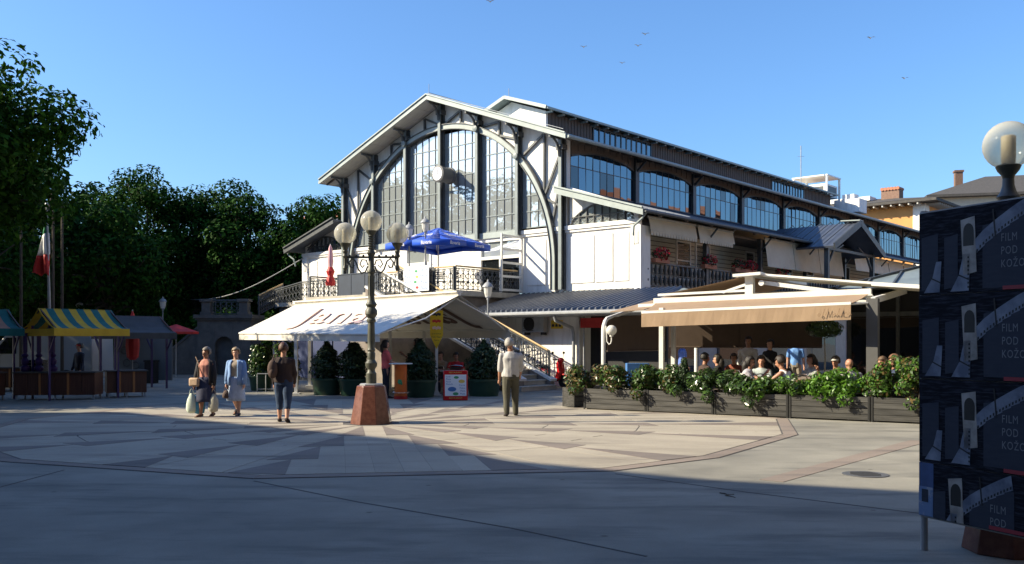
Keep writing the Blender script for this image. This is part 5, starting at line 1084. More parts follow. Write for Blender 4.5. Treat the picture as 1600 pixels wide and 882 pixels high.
for i, (z1, h, dx) in enumerate(((2.70,.655,.0),(2.043,.66,.012),(1.38,.665,.008),(.713,.43,-.11))):
    y0 = -.012 - .004*(i % 2); x0 = .0 if i < 3 else .14; zb = z1-h; b = MB(); b.box(x0,1.21,y0,-.001,zb,z1-.003); po = b.build('poster', pm, pb, sharp=0)
    Y = y0-.002; cut = lambda z: max(z, zb+.004)
    def pr(name, m, polys, k=1):
        b = MB()
        for P in polys: b.prism([(max(x*.83+dx,x0+.003),Y-.0012*k,cut(z1-z)) for x, z in P], (0,.0012,0))
        b.build(name, m, po, sharp=0)
    off = 0 if i < 3 else -.06
    pr('wall_print', pm3, [[(.03,.2),(.22,.18),(.22,.6),(.03,.62)][::-1],[(.29,.22),(.44,.2),(.44,.6),(.29,.62)][::-1],[(.7,.16),(1.15,.12),(1.15,.63),(.7,.63)][::-1]])
    pr('tower_print', pm4, [[(.47,.1),(.62,.08),(.64,.5),(.5,.52)][::-1]], 2)
    pr('niche_print', pm5, [[(.5,.3)]+[(.555+.055*math.cos(a), .19-.06*math.sin(a)) for a in [math.pi*(1-k/8) for k in range(9)]]+[(.61,.3)]][0:1] and [[(x,z) for x, z in ([(.61,.3)]+[(.555+.055*math.cos(math.pi*k/8), .19-.06*math.sin(math.pi*k/8)) for k in range(9)]+[(.5,.3)])]], 3)
    cur = lambda t: (.62+.5*t, .26-.26*t**.8)
    pr('film_print', pm2, [[(cur(k/6)[0],cur(k/6)[1]+.0),(cur((k+1)/6)[0],max(cur((k+1)/6)[1],.004)),(cur((k+1)/6)[0]+.02,cur((k+1)/6)[1]+.11),(cur(k/6)[0]+.02,cur(k/6)[1]+.1)][::-1] for k in range(6)] + [[(.5,.36),(.57,.36),(.56,.64),(.36,.64),(.45,.52)][::-1],[(.2,.4),(.26,.4),(.24,.64),(.06,.64),(.16,.52)][::-1]], 2)
    pr('perforation_print', pm5, [[(cur(k/16)[0]+.02,cur(k/16)[1]+.075),(cur(k/16)[0]+.035,cur(k/16)[1]+.07),(cur(k/16)[0]+.035,cur(k/16)[1]+.09),(cur(k/16)[0]+.02,cur(k/16)[1]+.095)][::-1] for k in range(16)] + [[(.545,.38+k*.032),(.56,.38+k*.032),(.56,.395+k*.032),(.545,.395+k*.032)][::-1] for k in range(8)] + [[(.45,.51),(.56,.55),(.56,.562),(.45,.522)][::-1],[(.14,.52),(.25,.56),(.25,.572),(.14,.532)][::-1],[(.8,.05),(.815,.05),(.84,.26),(.825,.26)][::-1]], 3)
    b = MB()
    for j, w_ in enumerate(('FILM','POD','KOŽOM')):
        zz = z1-.27-j*.095
        if zz-.04 > zb: text_mb(w_, .082, frame((.735+dx*.8,Y-.004,zz),(1,0,0),(0,0,1)) @ Matrix.Diagonal((.74,1,1,1)), 0, b, 'LEFT', spacing=1.15)
    b.build('lettering', M['inkwhite'] if False else mat('grey_print',(.2,.21,.23),.7), po, sharp=0)
    b = MB(); b.box(.75+dx,1.05+dx,Y-.004,Y,zb+.008,zb+.036); b.build('red_strip', mat('dull_red_print',(.28,.02,.035),.5), po)
b = MB(); b.box(.0,.138,-.014,-.001,.285,.71); o = b.build('torn_poster', mat('blue_poster',(.05,.1,.24),.5,(.03,.06,.16),6), pb, 'torn blue and white poster at the lower left corner'); b = MB(); b.box(.0,.136,-.017,-.0145,.29,.52); b.box(.03,.09,-.0195,-.0175,.4,.5,1); b.build('white_patch', [mat('white_poster',(.3,.33,.4),.5,(.12,.2,.36),7,lo=.45,hi=.5),pm3], o)
# ------------------------------------------------------------------ street things round the awning
ab = thing('menu_board', 'red framed folding menu board standing on the square', 'menu board', gr(712,627), .1)
b = MB(); Mt = Matrix.Rotation(-R(9),4,'X'); b.box(-.34,.34,-.02,.02,.02,.86,0,Mt); b.build('front_leaf', M['redplastic'], ab, bevel=.015)
b = MB(); b.box(-.3,.3,-.026,-.021,.14,.74,0,Mt); b.build('menu_sheet', M['paper'], ab); b = MB(); b.box(-.32,.32,.0,.03,.0,.84,0,Matrix.Translation((-.03,.28,0)) @ Matrix.Rotation(R(10),4,'X')); b.build('rear_leaf', M['ink'], ab)
b = MB()
for s0, z in (('Grill',.68),('Pizza',.61),('Fisch',.54),('Fleisch',.47)): text_mb(s0,.07,Mt @ frame((-.27,-.028,z),(1,0,0),(0,0,1)),0,b,'LEFT')
for s0, z in (('Carne',.44),('Pesce',.36),('Pizza',.28),('Pasta',.2)): text_mb(s0,.07,Mt @ frame((.27,-.028,z),(1,0,0),(0,0,1)),0,b,'RIGHT')
b.build('lettering', M['inkblue'], ab, sharp=0)
for x, z, s_, m in ((.02,.66,.07,'inkgreen'),(.17,.55,.09,'inkyel'),(-.1,.33,.12,'inkblue'),(.0,.2,.08,'inkgreen')):
    b = MB(); b.lathe([(s_,0),(s_,.002)],(0,0,0),14,M=Mt @ Matrix.Translation((x,-.0265,z)) @ Matrix.Rotation(R(90),4,'X') @ Matrix.Diagonal((1,.55,1,1))); b.build('food_picture', M[m], ab)
b = MB(); text_mb('RESTAURANT',.06,Mt @ frame((0,-.024,.8),(1,0,0),(0,0,1)),0,b); text_mb('RESTAURANT',.06,Mt @ frame((0,-.024,.08),(1,0,0),(0,0,1)),0,b); b.build('band_print', M['inkyel'], ab, sharp=0)
yp = thing('yellow_menu_sign', 'yellow pointed menu sign on a white pole under the awning', 'sign', (-2.33,28.3,0))
b = MB(); b.box(-.04,.04,-.03,.03,0,1.9); b.box(-.14,.14,-.1,.1,0,.03); b.prism([(-.1,-.02,.03),(.1,-.02,.03),(.04,-.02,.16),(-.04,-.02,.16)],(0,.04,0)); b.build('pole', M['wpaint'], yp)
b = MB(); b.prism([(-.2,-.05,1.85),(0,-.05,1.42),(.2,-.05,1.85),(.2,-.05,2.62),(-.2,-.05,2.62)],(0,.015,0)); b.build('board', M['yellow'], yp)
for z, m, s_ in ((2.5,'ink',.12),(2.29,'inkred',.13),(2.08,'inkpink',.12)):
    b = MB()
    for k in range(5): b.ball(((k-2)*.05,-.052,z+.015*math.sin(k*2.4)),.036,8,0,(1,.08,1.3))
    b.build('food_picture', M[m], yp)
b = MB()
for k, (s0) in enumerate(('Grill & Pizza','Fisch - Pesce','Carne')): text_mb(s0,.06,frame((0,-.053,1.9-k*.1),(1,0,0),(0,0,1)),0,b)
b.build('lettering', M['ink'], yp, sharp=0)
bt = thing('bar_table', 'orange column bar table beside the woman in the coral top', 'bar table', (-3.2,26.3,0))
b = MB(); b.lathe([(.18,.1),(.18,1.0)],(0,0,0),24); b.build('column', M['orange'], bt); b = MB(); b.lathe([(.33,1.01),(.34,1.015),(.34,1.035),(.33,1.04)],(0,0,0),28); b.build('tabletop', M['wpaint'], bt)
b = MB(); b.lathe([(.19,0),(.19,.1)],(0,0,0),24); b.build('plinth', M['red'], bt); b = MB(); b.tube([(.27*math.cos(k*.349),.27*math.sin(k*.349),.2) for k in range(19)],.012,6)
for a in (.5,2.6,4.7): b.tube([(.18*math.cos(a),.18*math.sin(a),.2),(.27*math.cos(a),.27*math.sin(a),.2)],.01,5)
b.build('foot_ring', M['chrome'], bt)
b = MB()
for k in range(7): a = -1.75+k*.07; b.ball((.182*math.cos(a),.182*math.sin(a),.5+.045*math.sin(k*1.9)),.04,8,0,(.9,.25,1))
b.build('emblem', M['inkgreen'], bt)
def potted(label, p, r, h, seed, shape, m, group='potted conifers round the awning'):
    t = thing('potted_conifer', label, 'potted conifer', p, 0, group); b = MB(); b.lathe([(r*.78,0),(r*.8,.03),(r*.92,.4),(r*.98,.46),(r,.46),(r,.52),(r*.9,.52),(r*.86,.46)],(0,0,0),20); b.build('pot', M['pot'], t)
    C_, D_ = [], []; n = 34; rng = random.Random(seed)
    for i in range(n):
        f = i/n; z = .5+(h-.5)*f+rng.uniform(-.06,.06); w = rng.uniform(.82,1.18)*r*1.0*(math.sin(math.pi*(.25+.75*f))**.8 if shape == 'cone' else (1-.25*f**3)); a = i*2.4
        for q in range(2): p_, d_ = puff((w*.45*math.cos(a+q*3.1),w*.45*math.sin(a+q*3.1),z),(w*.6,w*.6,.13),90,seed*100+i*2+q); d_ = d_+np.array([0,0,.6]); C_.append(p_); D_.append(d_)
    leaves('foliage', np.concatenate(C_), np.concatenate(D_), .11, .4, m, t, seed=seed, spread=.4, droop=-.6)
    b = MB(); b.tube([(0,0,.4),(0,0,h*.8)],.03,6); b.build('trunk', M['bark'], t)
for lb, px, Y, r, h, sh, m in (('leafy lit shrub in the green pot nearest the woman in blue',408,31,.42,1.5,'col','leafC'),('leafy lit shrub in the pot beside the grey rail',447,30.2,.46,1.6,'col','leafC'),('dark conifer in a pot left of the lamp pedestal',511,28.6,.5,1.6,'cone','leafF'),
        ('dark conifer in a pot directly behind the lamp shaft',553,28.2,.5,1.6,'cone','leafF'),('dark conifer in a pot right of the orange bar table',657,27.4,.5,1.65,'cone','leafF'),('dark conifer in a pot right of the menu board',756,28,.56,1.6,'cone','leafF')):
    potted(lb, at(px,533,Y)*Vector((1,1,0)) if False else Vector(((px-800)/1430*Y,Y,0)), r, h, px, sh, M[m])
gl = MB(); p = Vector(((402-800)/1430*30,30,0))
for x in (0,.28,.56): gl.tube([p+Vector((x,0,0)),p+Vector((x,0,.6))],.018,6)
gl.tube([p+Vector((0,0,.6)),p+Vector((.56,0,.6))],.018,6); gl.tube([p+Vector((0,0,.1)),p+Vector((.56,0,.1))],.014,6); gl.build('grey_rail', M['gpaint'], None, 'short grey metal rail between the two lit potted shrubs', 'rail')
# red scooter
sc = thing('motor_scooter', 'red motor scooter parked against the annex behind the stairs', 'scooter', hw(8.6,-3.0), -TH)
b = MB(); b.prism([(.28,-.17,.28),(.5,-.17,.3),(.56,-.17,.6),(.5,-.17,.9),(.42,-.17,.98),(.36,-.17,.9),(.4,-.17,.6),(.3,-.17,.36)],(0,.34,0)); b.prism([(-.3,-.15,.22),(.34,-.15,.22),(.36,-.15,.34),(-.3,-.15,.34)],(0,.3,0)); b.build('front_shield', M['redplastic'], sc, bevel=.04)
b = MB(); b.prism([(-.3,-.15,.34),(-.1,-.15,.36),(-.12,-.15,.66),(-.72,-.15,.72),(-.85,-.15,.6),(-.7,-.15,.4)],(0,.3,0)); b.build('rear_body', M['redplastic'], sc, bevel=.05)
b = MB(); b.prism([(-.1,-.14,.67),(-.72,-.14,.73),(-.76,-.14,.8),(-.4,-.14,.82),(-.08,-.14,.77)],(0,.28,0)); b.build('seat', M['black'], sc, bevel=.03)
for x in (.62,-.62):
    b = MB(); b.lathe([(.13,-.05),(.22,-.06),(.24,-.03),(.24,.03),(.22,.06),(.13,.05)],(0,0,0),22,M=Matrix.Translation((x,0,.24)) @ Matrix.Rotation(R(90),4,'X')); wl_ = b.build('wheel', M['black'], sc); b = MB(); b.lathe([(.13,-.03),(.13,.03)],(0,0,0),14,M=Matrix.Translation((x,0,.24)) @ Matrix.Rotation(R(90),4,'X')); b.build('rim', M['gpaint'], wl_)
b = MB(); b.prism([(.4,-.09,.42),(.62,-.09,.52),(.88,-.09,.4),(.9,-.09,.34),(.62,-.09,.46)],(0,.18,0)); b.build('mudguard', M['redplastic'], sc, bevel=.02)
b = MB(); b.tube([(.36,-.32,1.02),(.42,-.15,1.0),(.42,.15,1.0),(.36,.32,1.02)],.02,7); b.build('handlebar', M['black'], sc); b = MB(); b.ball((.47,0,.98),.12,12,0,(1,1,.9)); b.build('headlamp_cowl', M['redplastic'], sc)
for s_ in (-1,1): b = MB(); b.tube([(.4,s_*.2,1.0),(.36,s_*.3,1.2)],.008,5); b.ball((.35,s_*.32,1.25),.07,10,0,(.3,1,.7)); b.build('mirror', M['black'], sc)
# ------------------------------------------------------------------ market stalls on the left
def stall(label, e0, phi, L_, mats, fascia, D=2.3, zf=2.02, zr=2.6):
    t = thing('market_stall', label, 'market stall', (e0[0],e0[1],0), phi, 'market stalls on the left'); n = len(mats)
    for k, m in enumerate(mats):
        x0, x1 = L_*k/n, L_*(k+1)/n
        for y_, y2 in ((0,D/2),(D,D/2)):
            b = MB(); q = 4; z = lambda s: zf+(zr-zf)*s - .09*math.sin(math.pi*s)
            for j in range(q):
                s0, s1 = j/q, (j+1)/q; b.prism([(x0,y_+(y2-y_)*s0,z(s0)),(x1,y_+(y2-y_)*s0,z(s0)),(x1,y_+(y2-y_)*s1,z(s1)),(x0,y_+(y2-y_)*s1,z(s1))],(0,0,.008))
            b.build('canopy_stripe', M[m], t)
    b = MB(); b.box(-.012,L_+.012,-.014,-.002,zf-.2,zf+.01); b.box(-.012,L_+.012,D+.002,D+.014,zf-.2,zf+.01); b.box(-.014,-.002,0,D,zf-.2,zf-.0); b.build('fascia', M[fascia], t)
    b = MB()
    for x in (0.06,L_-.06):
        b.bar((x,.05,zf),(x,D/2,zr-.02),.04); b.bar((x,D-.05,zf),(x,D/2,zr-.02),.04); b.bar((x,.3,zf-.03),(x,D-.3,zf-.03),.04)
    b.bar((0,D/2,zr-.03),(L_,D/2,zr-.03),.05); b.build('canopy_frame', M['wood'], t)
    for x in (.08,L_-.08):
        for y in (.55,D-.55):
            b = MB(); b.bar((x,y,0),(x,y,zf+.1),.055); b.bar((x,y,1.35),(x,y+(-.5 if y < 1 else .5),zf-.05),.04); b.build('post', M['purple'], t)
    return t
stall('yellow and teal striped market stall with a yellow valance', (-12.6,25.2), R(48), 2.1, ['yfab','tfab']*5, 'yfab')
stall('salmon and teal market stall cut by the left edge', (-15.35,24.6), R(48), 2.1, ['ofab','tfab','ofab','tfab','ofab','tfab'], 'tfab')
stall('grey canvas market stall behind the striped one', (-13.1,30.6), R(48), 2.0, ['gfab']*5, 'gfab', 2.2, 1.95, 2.55)
def counter(label, x, y, rz, L_, D=.7):
    t = thing('stall_counter', label, 'counter', (x,y,0), rz, 'wooden stall counters'); n = int(L_/.33)
    for k in range(n):
        b = MB(); b.box(L_*k/n+.004,L_*(k+1)/n-.004,0,.025,.14,.76); b.build('panel_board', M['wood'], t)
    b = MB(); b.box(0,.025,.03,D,.14,.76); b.box(L_-.025,L_,.03,D,.14,.76); b.box(0,L_,D-.025,D,.14,.76); b.build('side_panel', M['wood'], t)
    for k in (.32,.67): b = MB(); b.box(L_*k-.03,L_*k+.03,-.018,-.001,.14,.77); b.build('batten', M['woodl'], t)
    b = MB(); b.box(-.04,L_+.04,-.06,D+.04,.765,.8); b.build('worktop', M['slate'], t)
    for xx in (.05,L_*.5,L_-.05):
        for yy in (.05,D-.05): b = MB(); b.box(xx-.02,xx+.02,yy-.02,yy+.02,0,.14); b.build('leg', M['gpaint'], t)
counter('long wooden counter under the striped stall', -14.1, 25.9, .1, 2.2); counter('shorter wooden counter right of the striped stall', -11.95, 27.0, .5, 1.1); counter('wooden counter cut by the left picture edge', -16.2, 25.4, 0, 1.75); counter('pale wooden counter beside the white van', -17.9, 30.3, 0, 1.9)
for lb, x in (('left of three purple turned posts on the counter',-14.02),('middle of three purple turned posts on the counter',-13.62),('right of three purple turned posts on the counter',-13.22)):
    b = MB(); b.lathe([(.1,0),(.13,.06),(.13,.12),(.06,.18),(.1,.24),(.11,.32),(.05,.4),(.1,.46),(.05,.52),(.065,.58),(.06,1.05),(.08,1.1)],(0,0,0),14); b.build('turned_post', M['purple'], None, lb, 'turned post', 'purple turned posts on the counter').location = (x, 26.35, .8)
b = MB()
for k in range(4): b.box(-.26,.26,-.18+k*.001,.18-k*.001,k*.085,k*.085+.075)
b.build('dark_crate', M['black'], None, 'dark slatted crate at the left end of the counter', 'crate').location = (-13.95+.1,26.7,.8)
vn = thing('white_van', 'white delivery van parked in the shade behind the stalls', 'van', (-19.6,32.6,0))
b = MB(); prof = [(-.1,.35),(-.1,.95),(.2,1.05),(.95,1.2),(1.5,1.85),(1.8,1.98),(4.5,1.98),(4.62,1.8),(4.65,.35)]
b.prism([(x,0,z) for x, z in prof][::-1],(0,1.8,0)); b.build('body', M['vanpaint'], vn, bevel=.05)
b = MB(); b.prism([(1.1,-.012,1.22),(1.95,-.012,1.22),(1.95,-.012,1.8),(1.6,-.012,1.8)],(0,.01,0)); b.build('side_window', M['dglass'], vn); b = MB(); b.quad((.97,.1,1.23),(.97,1.7,1.23),(1.49,1.65,1.85),(1.49,.15,1.85)); b.build('windscreen', M['dglass'], vn)
for x in (.75,3.7):
    for y in (-.03,1.63): b = MB(); b.lathe([(.2,-.09),(.3,-.1),(.33,-.05),(.33,.05),(.3,.1),(.2,.09)],(0,0,0),22,M=Matrix.Translation((x,y+.1,.33)) @ Matrix.Rotation(R(90),4,'X')); wl_ = b.build('wheel', M['black'], vn); b = MB(); b.lathe([(.19,-.08),(.19,.08)],(0,0,0),14,M=Matrix.Translation((x,y+.1,.33)) @ Matrix.Rotation(R(90),4,'X')); b.build('rim', M['gpaint'], wl_)
b = MB(); b.box(2.05,2.07,-.014,-.001,.5,1.85); b.box(3.3,3.32,-.014,-.001,.5,1.85); b.box(2.15,2.3,-.03,-.001,1.1,1.14); b.box(-.15,.0,.1,1.7,.38,.6); b.build('door_lines', M['black'], vn)
ws = thing('white_screen', 'white panel screen with dark ring ornaments behind the red parasol', 'screen', (-15.9,36.6,0)); b = MB(); b.box(0,2.3,0,.06,.1,1.95); b.build('panel', M['spanel'], ws)
b = MB()
for x, z in ((.5,.8),(.75,1.1),(.4,1.3),(.85,.7),(.6,1.45)): b.tube([(x+.14*math.cos(k*.449),-.012,z+.14*math.sin(k*.449)) for k in range(15)],.02,5)
b.build('ring_ornament', M['irond'], ws); b = MB(); b.box(1.4,1.8,-.5,-.1,0,.85); b.box(1.37,1.83,-.53,-.07,.85,.92); b.build('waste_bin', M['black'], None, 'dark bin standing before the white screen', 'bin').location = (-15.9,36.6,0)
t = thing('furled_red_parasol', 'furled red parasol beside the grey canvas stall', 'parasol', (-13.6,32.8,0)); b = MB(); b.lathe([(.02,2.75),(.1,2.5),(.13,2.3),(.22,1.9),(.24,1.5),(.2,1.1),(.1,1.0)],(0,0,0),9); b.build('canvas', M['red'], t); b = MB(); b.tube([(0,0,0),(0,0,2.8)],.02,6); b.build('pole', M['gpaint'], t)
for lb, x, y in (('open red parasol over the grey stall',-15.6,36.0),('open red parasol right of the stone lamp base',-15.6,42.5)):
    t = thing('red_parasol', lb, 'parasol', (x,y,0), 0, 'open red parasols in the shade'); b = MB(); b.lathe([(.02,2.45),(.5,2.28),(1.0,2.1),(1.0,2.0),(.98,2.0),(.5,2.2)],(0,0,0),8); b.build('canopy', M['red'], t, sharp=.3); b = MB(); b.tube([(0,0,0),(0,0,2.4)],.025,6); b.build('pole', M['gpaint'], t)
# flags and poles
def flagpole(label, px, Y, ztop):
    b = MB(); b.tube([(0,0,0),(0,0,ztop)],[.06,.035],8); b.ball((0,0,ztop+.04),.06,8); o = b.build('flagpole', M['bark'], None, label, 'flagpole', 'bare flagpoles at the left'); o.location = ((px-800)/1430*Y,Y,0)
flagpole('bare flagpole left of the tricolour flag',33,31,5.9); flagpole('bare flagpole just right of the tricolour flag',83,31,6.0); flagpole('bare flagpole furthest right of the four',97,31.4,6.2)
def flag(label, px, Y, zt, flip=1):
    t = thing('flag', label, 'flag', ((px-800)/1430*Y,Y,0), 0, 'tricolour flags'); b = MB(); b.tube([(.16,0,0),(0,0,zt+.1)],[.06,.03],8); b.ball((0,0,zt+.16),.06,8); b.build('pole', M['gpaint'], t)
    for k, m in enumerate(('green','clothw','red')):
        b = MB(); vs, n = [], 8
        for j in range(7):
            s = (k+j/6)/3
            for i in range(n+1):
                u = i/n; w_ = .06+.5*s; vs.append((.02-u*w_+.1*s+.0, .1*math.sin(u*7+s*4)*(.3+s), zt-.05-s*2.15-.12*u*(1-s) + (.12*abs(math.sin(u*5)) if s > .99 else 0)))
        b.add(vs,[(j*(n+1)+i,j*(n+1)+i+1,(j+1)*(n+1)+i+1,(j+1)*(n+1)+i) for j in range(6) for i in range(n)]); o = b.build('stripe', M[m], t, sharp=3); s_ = o.modifiers.new('s','SOLIDIFY'); s_.thickness = .006
flag('green white and red flag hanging limp from its pole',73,30,6.0)
# ------------------------------------------------------------------ people
def rings(b, L_, n=16, mi=0, arc=None, cap=True):        # loft of ellipses: (centre, rx, ry, axis)
    vs = []; k = len(L_); X = Vector((1,0,0))
    for c, rx, ry, ax in L_:
        ax = Vector(ax).normalized(); y = ax.cross(X).normalized()
        for j in range(n):
            a = 2*math.pi*j/n if arc is None else arc[0] + (arc[1]-arc[0])*j/(n-1)
            vs.append(Vector(c) + X*(rx*math.cos(a)) + y*(ry*math.sin(a)))
    m = n if arc is None else n-1
    fs = [(i*n+j, i*n+(j+1) % n, (i+1)*n+(j+1) % n, (i+1)*n+j) for i in range(k-1) for j in range(m)]
    if cap and arc is None: fs += [tuple(range(n))[::-1], tuple(range((k-1)*n, k*n))]
    b.add(vs, fs, mi)
def chain(b, pts, rs, n=10):
    b.tube(pts, rs, n)
    for p, r_ in zip(pts, rs): b.ball(p, r_*.985, 10)
def remesh(b, vox, disp=0, seed=0, smooth=2, fr=9):
    me = b.mesh('shape', [], 0); o = bpy.data.objects.new('shape', me); COL.objects.link(o)
    m = o.modifiers.new('r','REMESH'); m.mode = 'VOXEL'; m.voxel_size = vox
    if smooth: s = o.modifiers.new('s','SMOOTH'); s.iterations = smooth; s.factor = .5
    dg = bpy.context.evaluated_depsgraph_get(); e = bpy.data.meshes.new_from_object(o.evaluated_get(dg)); bpy.data.objects.remove(o); bpy.data.meshes.remove(me)
    if disp:
        n = len(e.vertices); co = np.empty(n*3,np.float32); e.vertices.foreach_get('co',co); co = co.reshape(-1,3); no = np.empty(n*3,np.float32); e.vertices.foreach_get('normal',no); no = no.reshape(-1,3)
        d = np.array([mnoise.noise(Vector((c[0]*fr+seed, c[1]*fr, c[2]*fr*.55))) for c in co],np.float32); co += no*(d*disp)[:,None]; e.vertices.foreach_set('co',co.ravel())
    e.polygons.foreach_set('use_smooth',[True]*len(e.polygons)); e.update(); return e
def hand(b, w, f, side, H, curl=.5):
    f = Vector(f).normalized(); lat = Vector((0,1,0)) - f*f.y
    lat = (lat if lat.length > .2 else Vector((1,0,0)) - f*f.x).normalized(); nrm = f.cross(lat).normalized()*(-side)      # palm towards the body
    s = H/1.7; pe = w + f*.085*s; b.tube([w, w+f*.03*s, pe], [.02*s,.034*s,.036*s], 10, sq=1)
    for k, ln in enumerate((.068,.078,.073,.056)):
        o = pe + lat*((1.5-k)*.0185*s); p = [o - f*.012*s]; d = f.copy(); c_ = curl*(.8+.12*k)
        for q in range(3): d = (d + nrm*math.tan(min(c_*.55,1.2))).normalized(); p.append(p[-1] + d*ln*s*(.45,.32,.26)[q])
        b.tube(p, [.0095*s,.0092*s,.0085*s,.0075*s], 6); b.ball(p[-1], .0075*s, 6)
    o = w + f*.03*s + lat*.03*s; b.tube([o, o+(f*.6+lat*.7)*.035*s, o+(f*1.1+lat*.75+nrm*.35)*.05*s], [.013*s,.011*s,.009*s], 6)
def person(label, x, y, yaw, H, hips=None, lean=0, arms=None, legs=None, head=(0,0), top=None, bottom=None, hair=('short',(.05,.03,.02)), tan=False, girth=1.0, vox=.011, shoes=(.03,.02,.02), sex='f', z=0, cat='person', glasses=False, cap=None, beard=None):
    hz = hips if hips is not None else .525*H; g = girth; skin = M['skint'] if tan else M['skin']; b = MB()
    t = thing('person', label, cat, (x,y,z), yaw); up = Vector((0,math.sin(lean),math.cos(lean))); P = Vector((0,0,hz)); X = Vector((1,0,0)); fw = X.cross(up)*-1
    S = lambda k: P + up*(k*H)
    sw = (.108 if sex == 'f' else .122)*H; nb_ = S(.3); hd = Vector((math.sin(head[1])*.6, math.sin(lean*.6+head[0]), math.cos(lean*.6+head[0]))).normalized(); hc = nb_ + hd*.097*H
    tor = [(S(-.035),.092*g,.062*g),(S(.02),.098*g,.068*g),(S(.09),.083*g,.06*g),(S(.15),.09*g,.064*g),(S(.22),.1*g,.068*g),(S(.262),.1,.056),(S(.29),.06,.042)]
    rings(b, [(c, a*H, q*H, up) for c, a, q in tor]); chain(b, [nb_-up*.02*H, hc-hd*.04*H], [.036*H,.032*H])
    yw = Matrix.Rotation(head[1],3,'Z'); hf = (yw @ Vector((0,1,0))); hf = (hf - hd*hf.dot(hd)).normalized(); hx = hf.cross(hd)
    def hp(a, q, k): return hc + hx*(a*H) + hf*(q*H) + hd*(k*H)
    Hm = Matrix((( hx.x,hf.x,hd.x,hc.x),(hx.y,hf.y,hd.y,hc.y),(hx.z,hf.z,hd.z,hc.z),(0,0,0,1)))
    b.ball((0,-.006*H,.012*H), .056*H, 18, 0, (.8,1,.96), Hm); b.ball((0,.012*H,-.022*H), .043*H, 14, 0, (.86,.95,1.02), Hm); b.ball((0,.032*H,-.05*H), .018*H, 10, 0, (1.1,.8,.7), Hm)
    b.tube([hp(0,.05,.006),hp(0,.066,-.018),hp(0,.054,-.024)], [.006*H,.0095*H,.007*H], 7)
    b.ball((0,.05*H,.012*H), .02*H, 8, 0, (1.7,.45,.4), Hm); b.ball((0,.049*H,-.036*H), .011*H, 8, 0, (1.5,.6,.55), Hm)
    for s_ in (-1,1): b.ball((s_*.046*H,-.004*H,-.008*H), .017*H, 8, 0, (.35,.7,1), Hm)
    A = arms or (((.1,.12,.25,0),)*2); G = legs or (((.0,.03,.0),)*2); J = {}
    for i, sd in ((0,-1),(1,1)):            # 0: the person's left, 1: right
        s_, ab, bd, inn = A[i]; sh = S(.25) + X*(sd*sw*.97); ud = Vector((sd*math.sin(ab), math.sin(s_)*math.cos(ab), -math.cos(s_)*math.cos(ab)))
        el = sh + ud*.168*H; a2 = s_ + bd; fd = Vector((sd*math.sin(ab*.5) - sd*math.sin(inn), math.sin(a2)*math.cos(inn), -math.cos(a2)*math.cos(inn))).normalized(); wr = el + fd*.145*H
        chain(b, [S(.25)+X*(sd*sw*.7), sh, sh.lerp(el,.5), el, el.lerp(wr,.35), wr], [.034*H,.031*H*g,.027*H*g,.023*H*g,.0225*H*g,.016*H]); hand(b, wr, fd, sd, H, .9 if bd > .9 else .55); J['arm',i] = (sh,el,wr,fd)
        s2, ab2, kb = G[i]; hpj = P + X*(sd*.05*H) - up*.0*H; td = Vector((sd*math.sin(ab2), math.sin(s2)*math.cos(ab2), -math.cos(s2)*math.cos(ab2))); kn = hpj + td*.245*H; a3 = s2-kb; sdv = Vector((sd*math.sin(ab2)*.3, math.sin(a3), -math.cos(a3))); an = kn + sdv*.235*H
        chain(b, [hpj, hpj.lerp(kn,.4), kn, kn.lerp(an,.3), an], [.054*H*g,.05*H*g,.037*H*g,.038*H,.022*H]); ft = Vector((sd*.12, math.cos(max(a3,-1.0)*.7) , -.12 - max(0,-a3)*.7)).normalized()
        J['leg',i] = (hpj,kn,an,ft); b.tube([an+Vector((0,-.015*H,-.015*H)), an+Vector((0,0,-.022*H))+ft*.05*H, an+Vector((0,0,-.026*H))+ft*.11*H], [.022*H,.024*H,.018*H], 8)
    me = remesh(b, vox, smooth=1); me.materials.append(skin); mobj('body', me, t)
    r = np.random.default_rng(abs(hash(label)) % 1000 if False else len(label)*7+int(H*100)); sdv_ = len(label)
    # face
    for s_ in (-1,1):
        e = MB(); e.ball((s_*.0185*H,.0465*H,.006*H), .0075*H, 8, 0, (1.2,.6,.7), Hm); e.build('eye', M['ink'], t)
    e = MB(); e.ball((0,.0565*H,-.037*H), .009*H, 8, 0, (1.5,.4,.4), Hm); e.build('mouth', mat('lip',(.32,.1,.08),.5) if 'lip' not in MATS else MATS['lip'], t)
    if glasses: e = MB(); e.ball((-.02*H,.056*H,.007*H), .015*H, 8, 0, (1.1,.3,.75), Hm); e.ball((.02*H,.056*H,.007*H), .015*H, 8, 0, (1.1,.3,.75), Hm); e.bar(hp(-.046,.0,.01),hp(-.034,.052,.01),.006); e.bar(hp(.046,.0,.01),hp(.034,.052,.01),.006); e.build('sunglasses', M['black'], t)
    # hair
    if hair and hair[0] != 'bald':
        hb = MB(); q = MB(); q.ball((0,0,0), 1, 22); keep = []
        for f in q.f:
            c = sum((Vector(q.v[i]) for i in f), Vector())/len(f); low = -.5 if hair[0] == 'short' else -.8
            if c.z > low and not (c.y > .30 and c.z < .42): keep.append(f)
        vs = [(v[0]*.0555*H*(1+.13*mnoise.noise(Vector(v)*3.1)+.06*mnoise.noise(Vector(v)*8)), (v[1]*.067-.009)*H*(1+.05*mnoise.noise(Vector(v)*4)), (v[2]*.068*(1.0 if v[2] > 0 else 1.2)+.014)*H*(1+.1*mnoise.noise(Vector(v)*2.7+Vector((3,0,0)))+.06*mnoise.noise(Vector(v)*9))) for v in q.v]
        hb.add(vs, keep, 0, Hm)
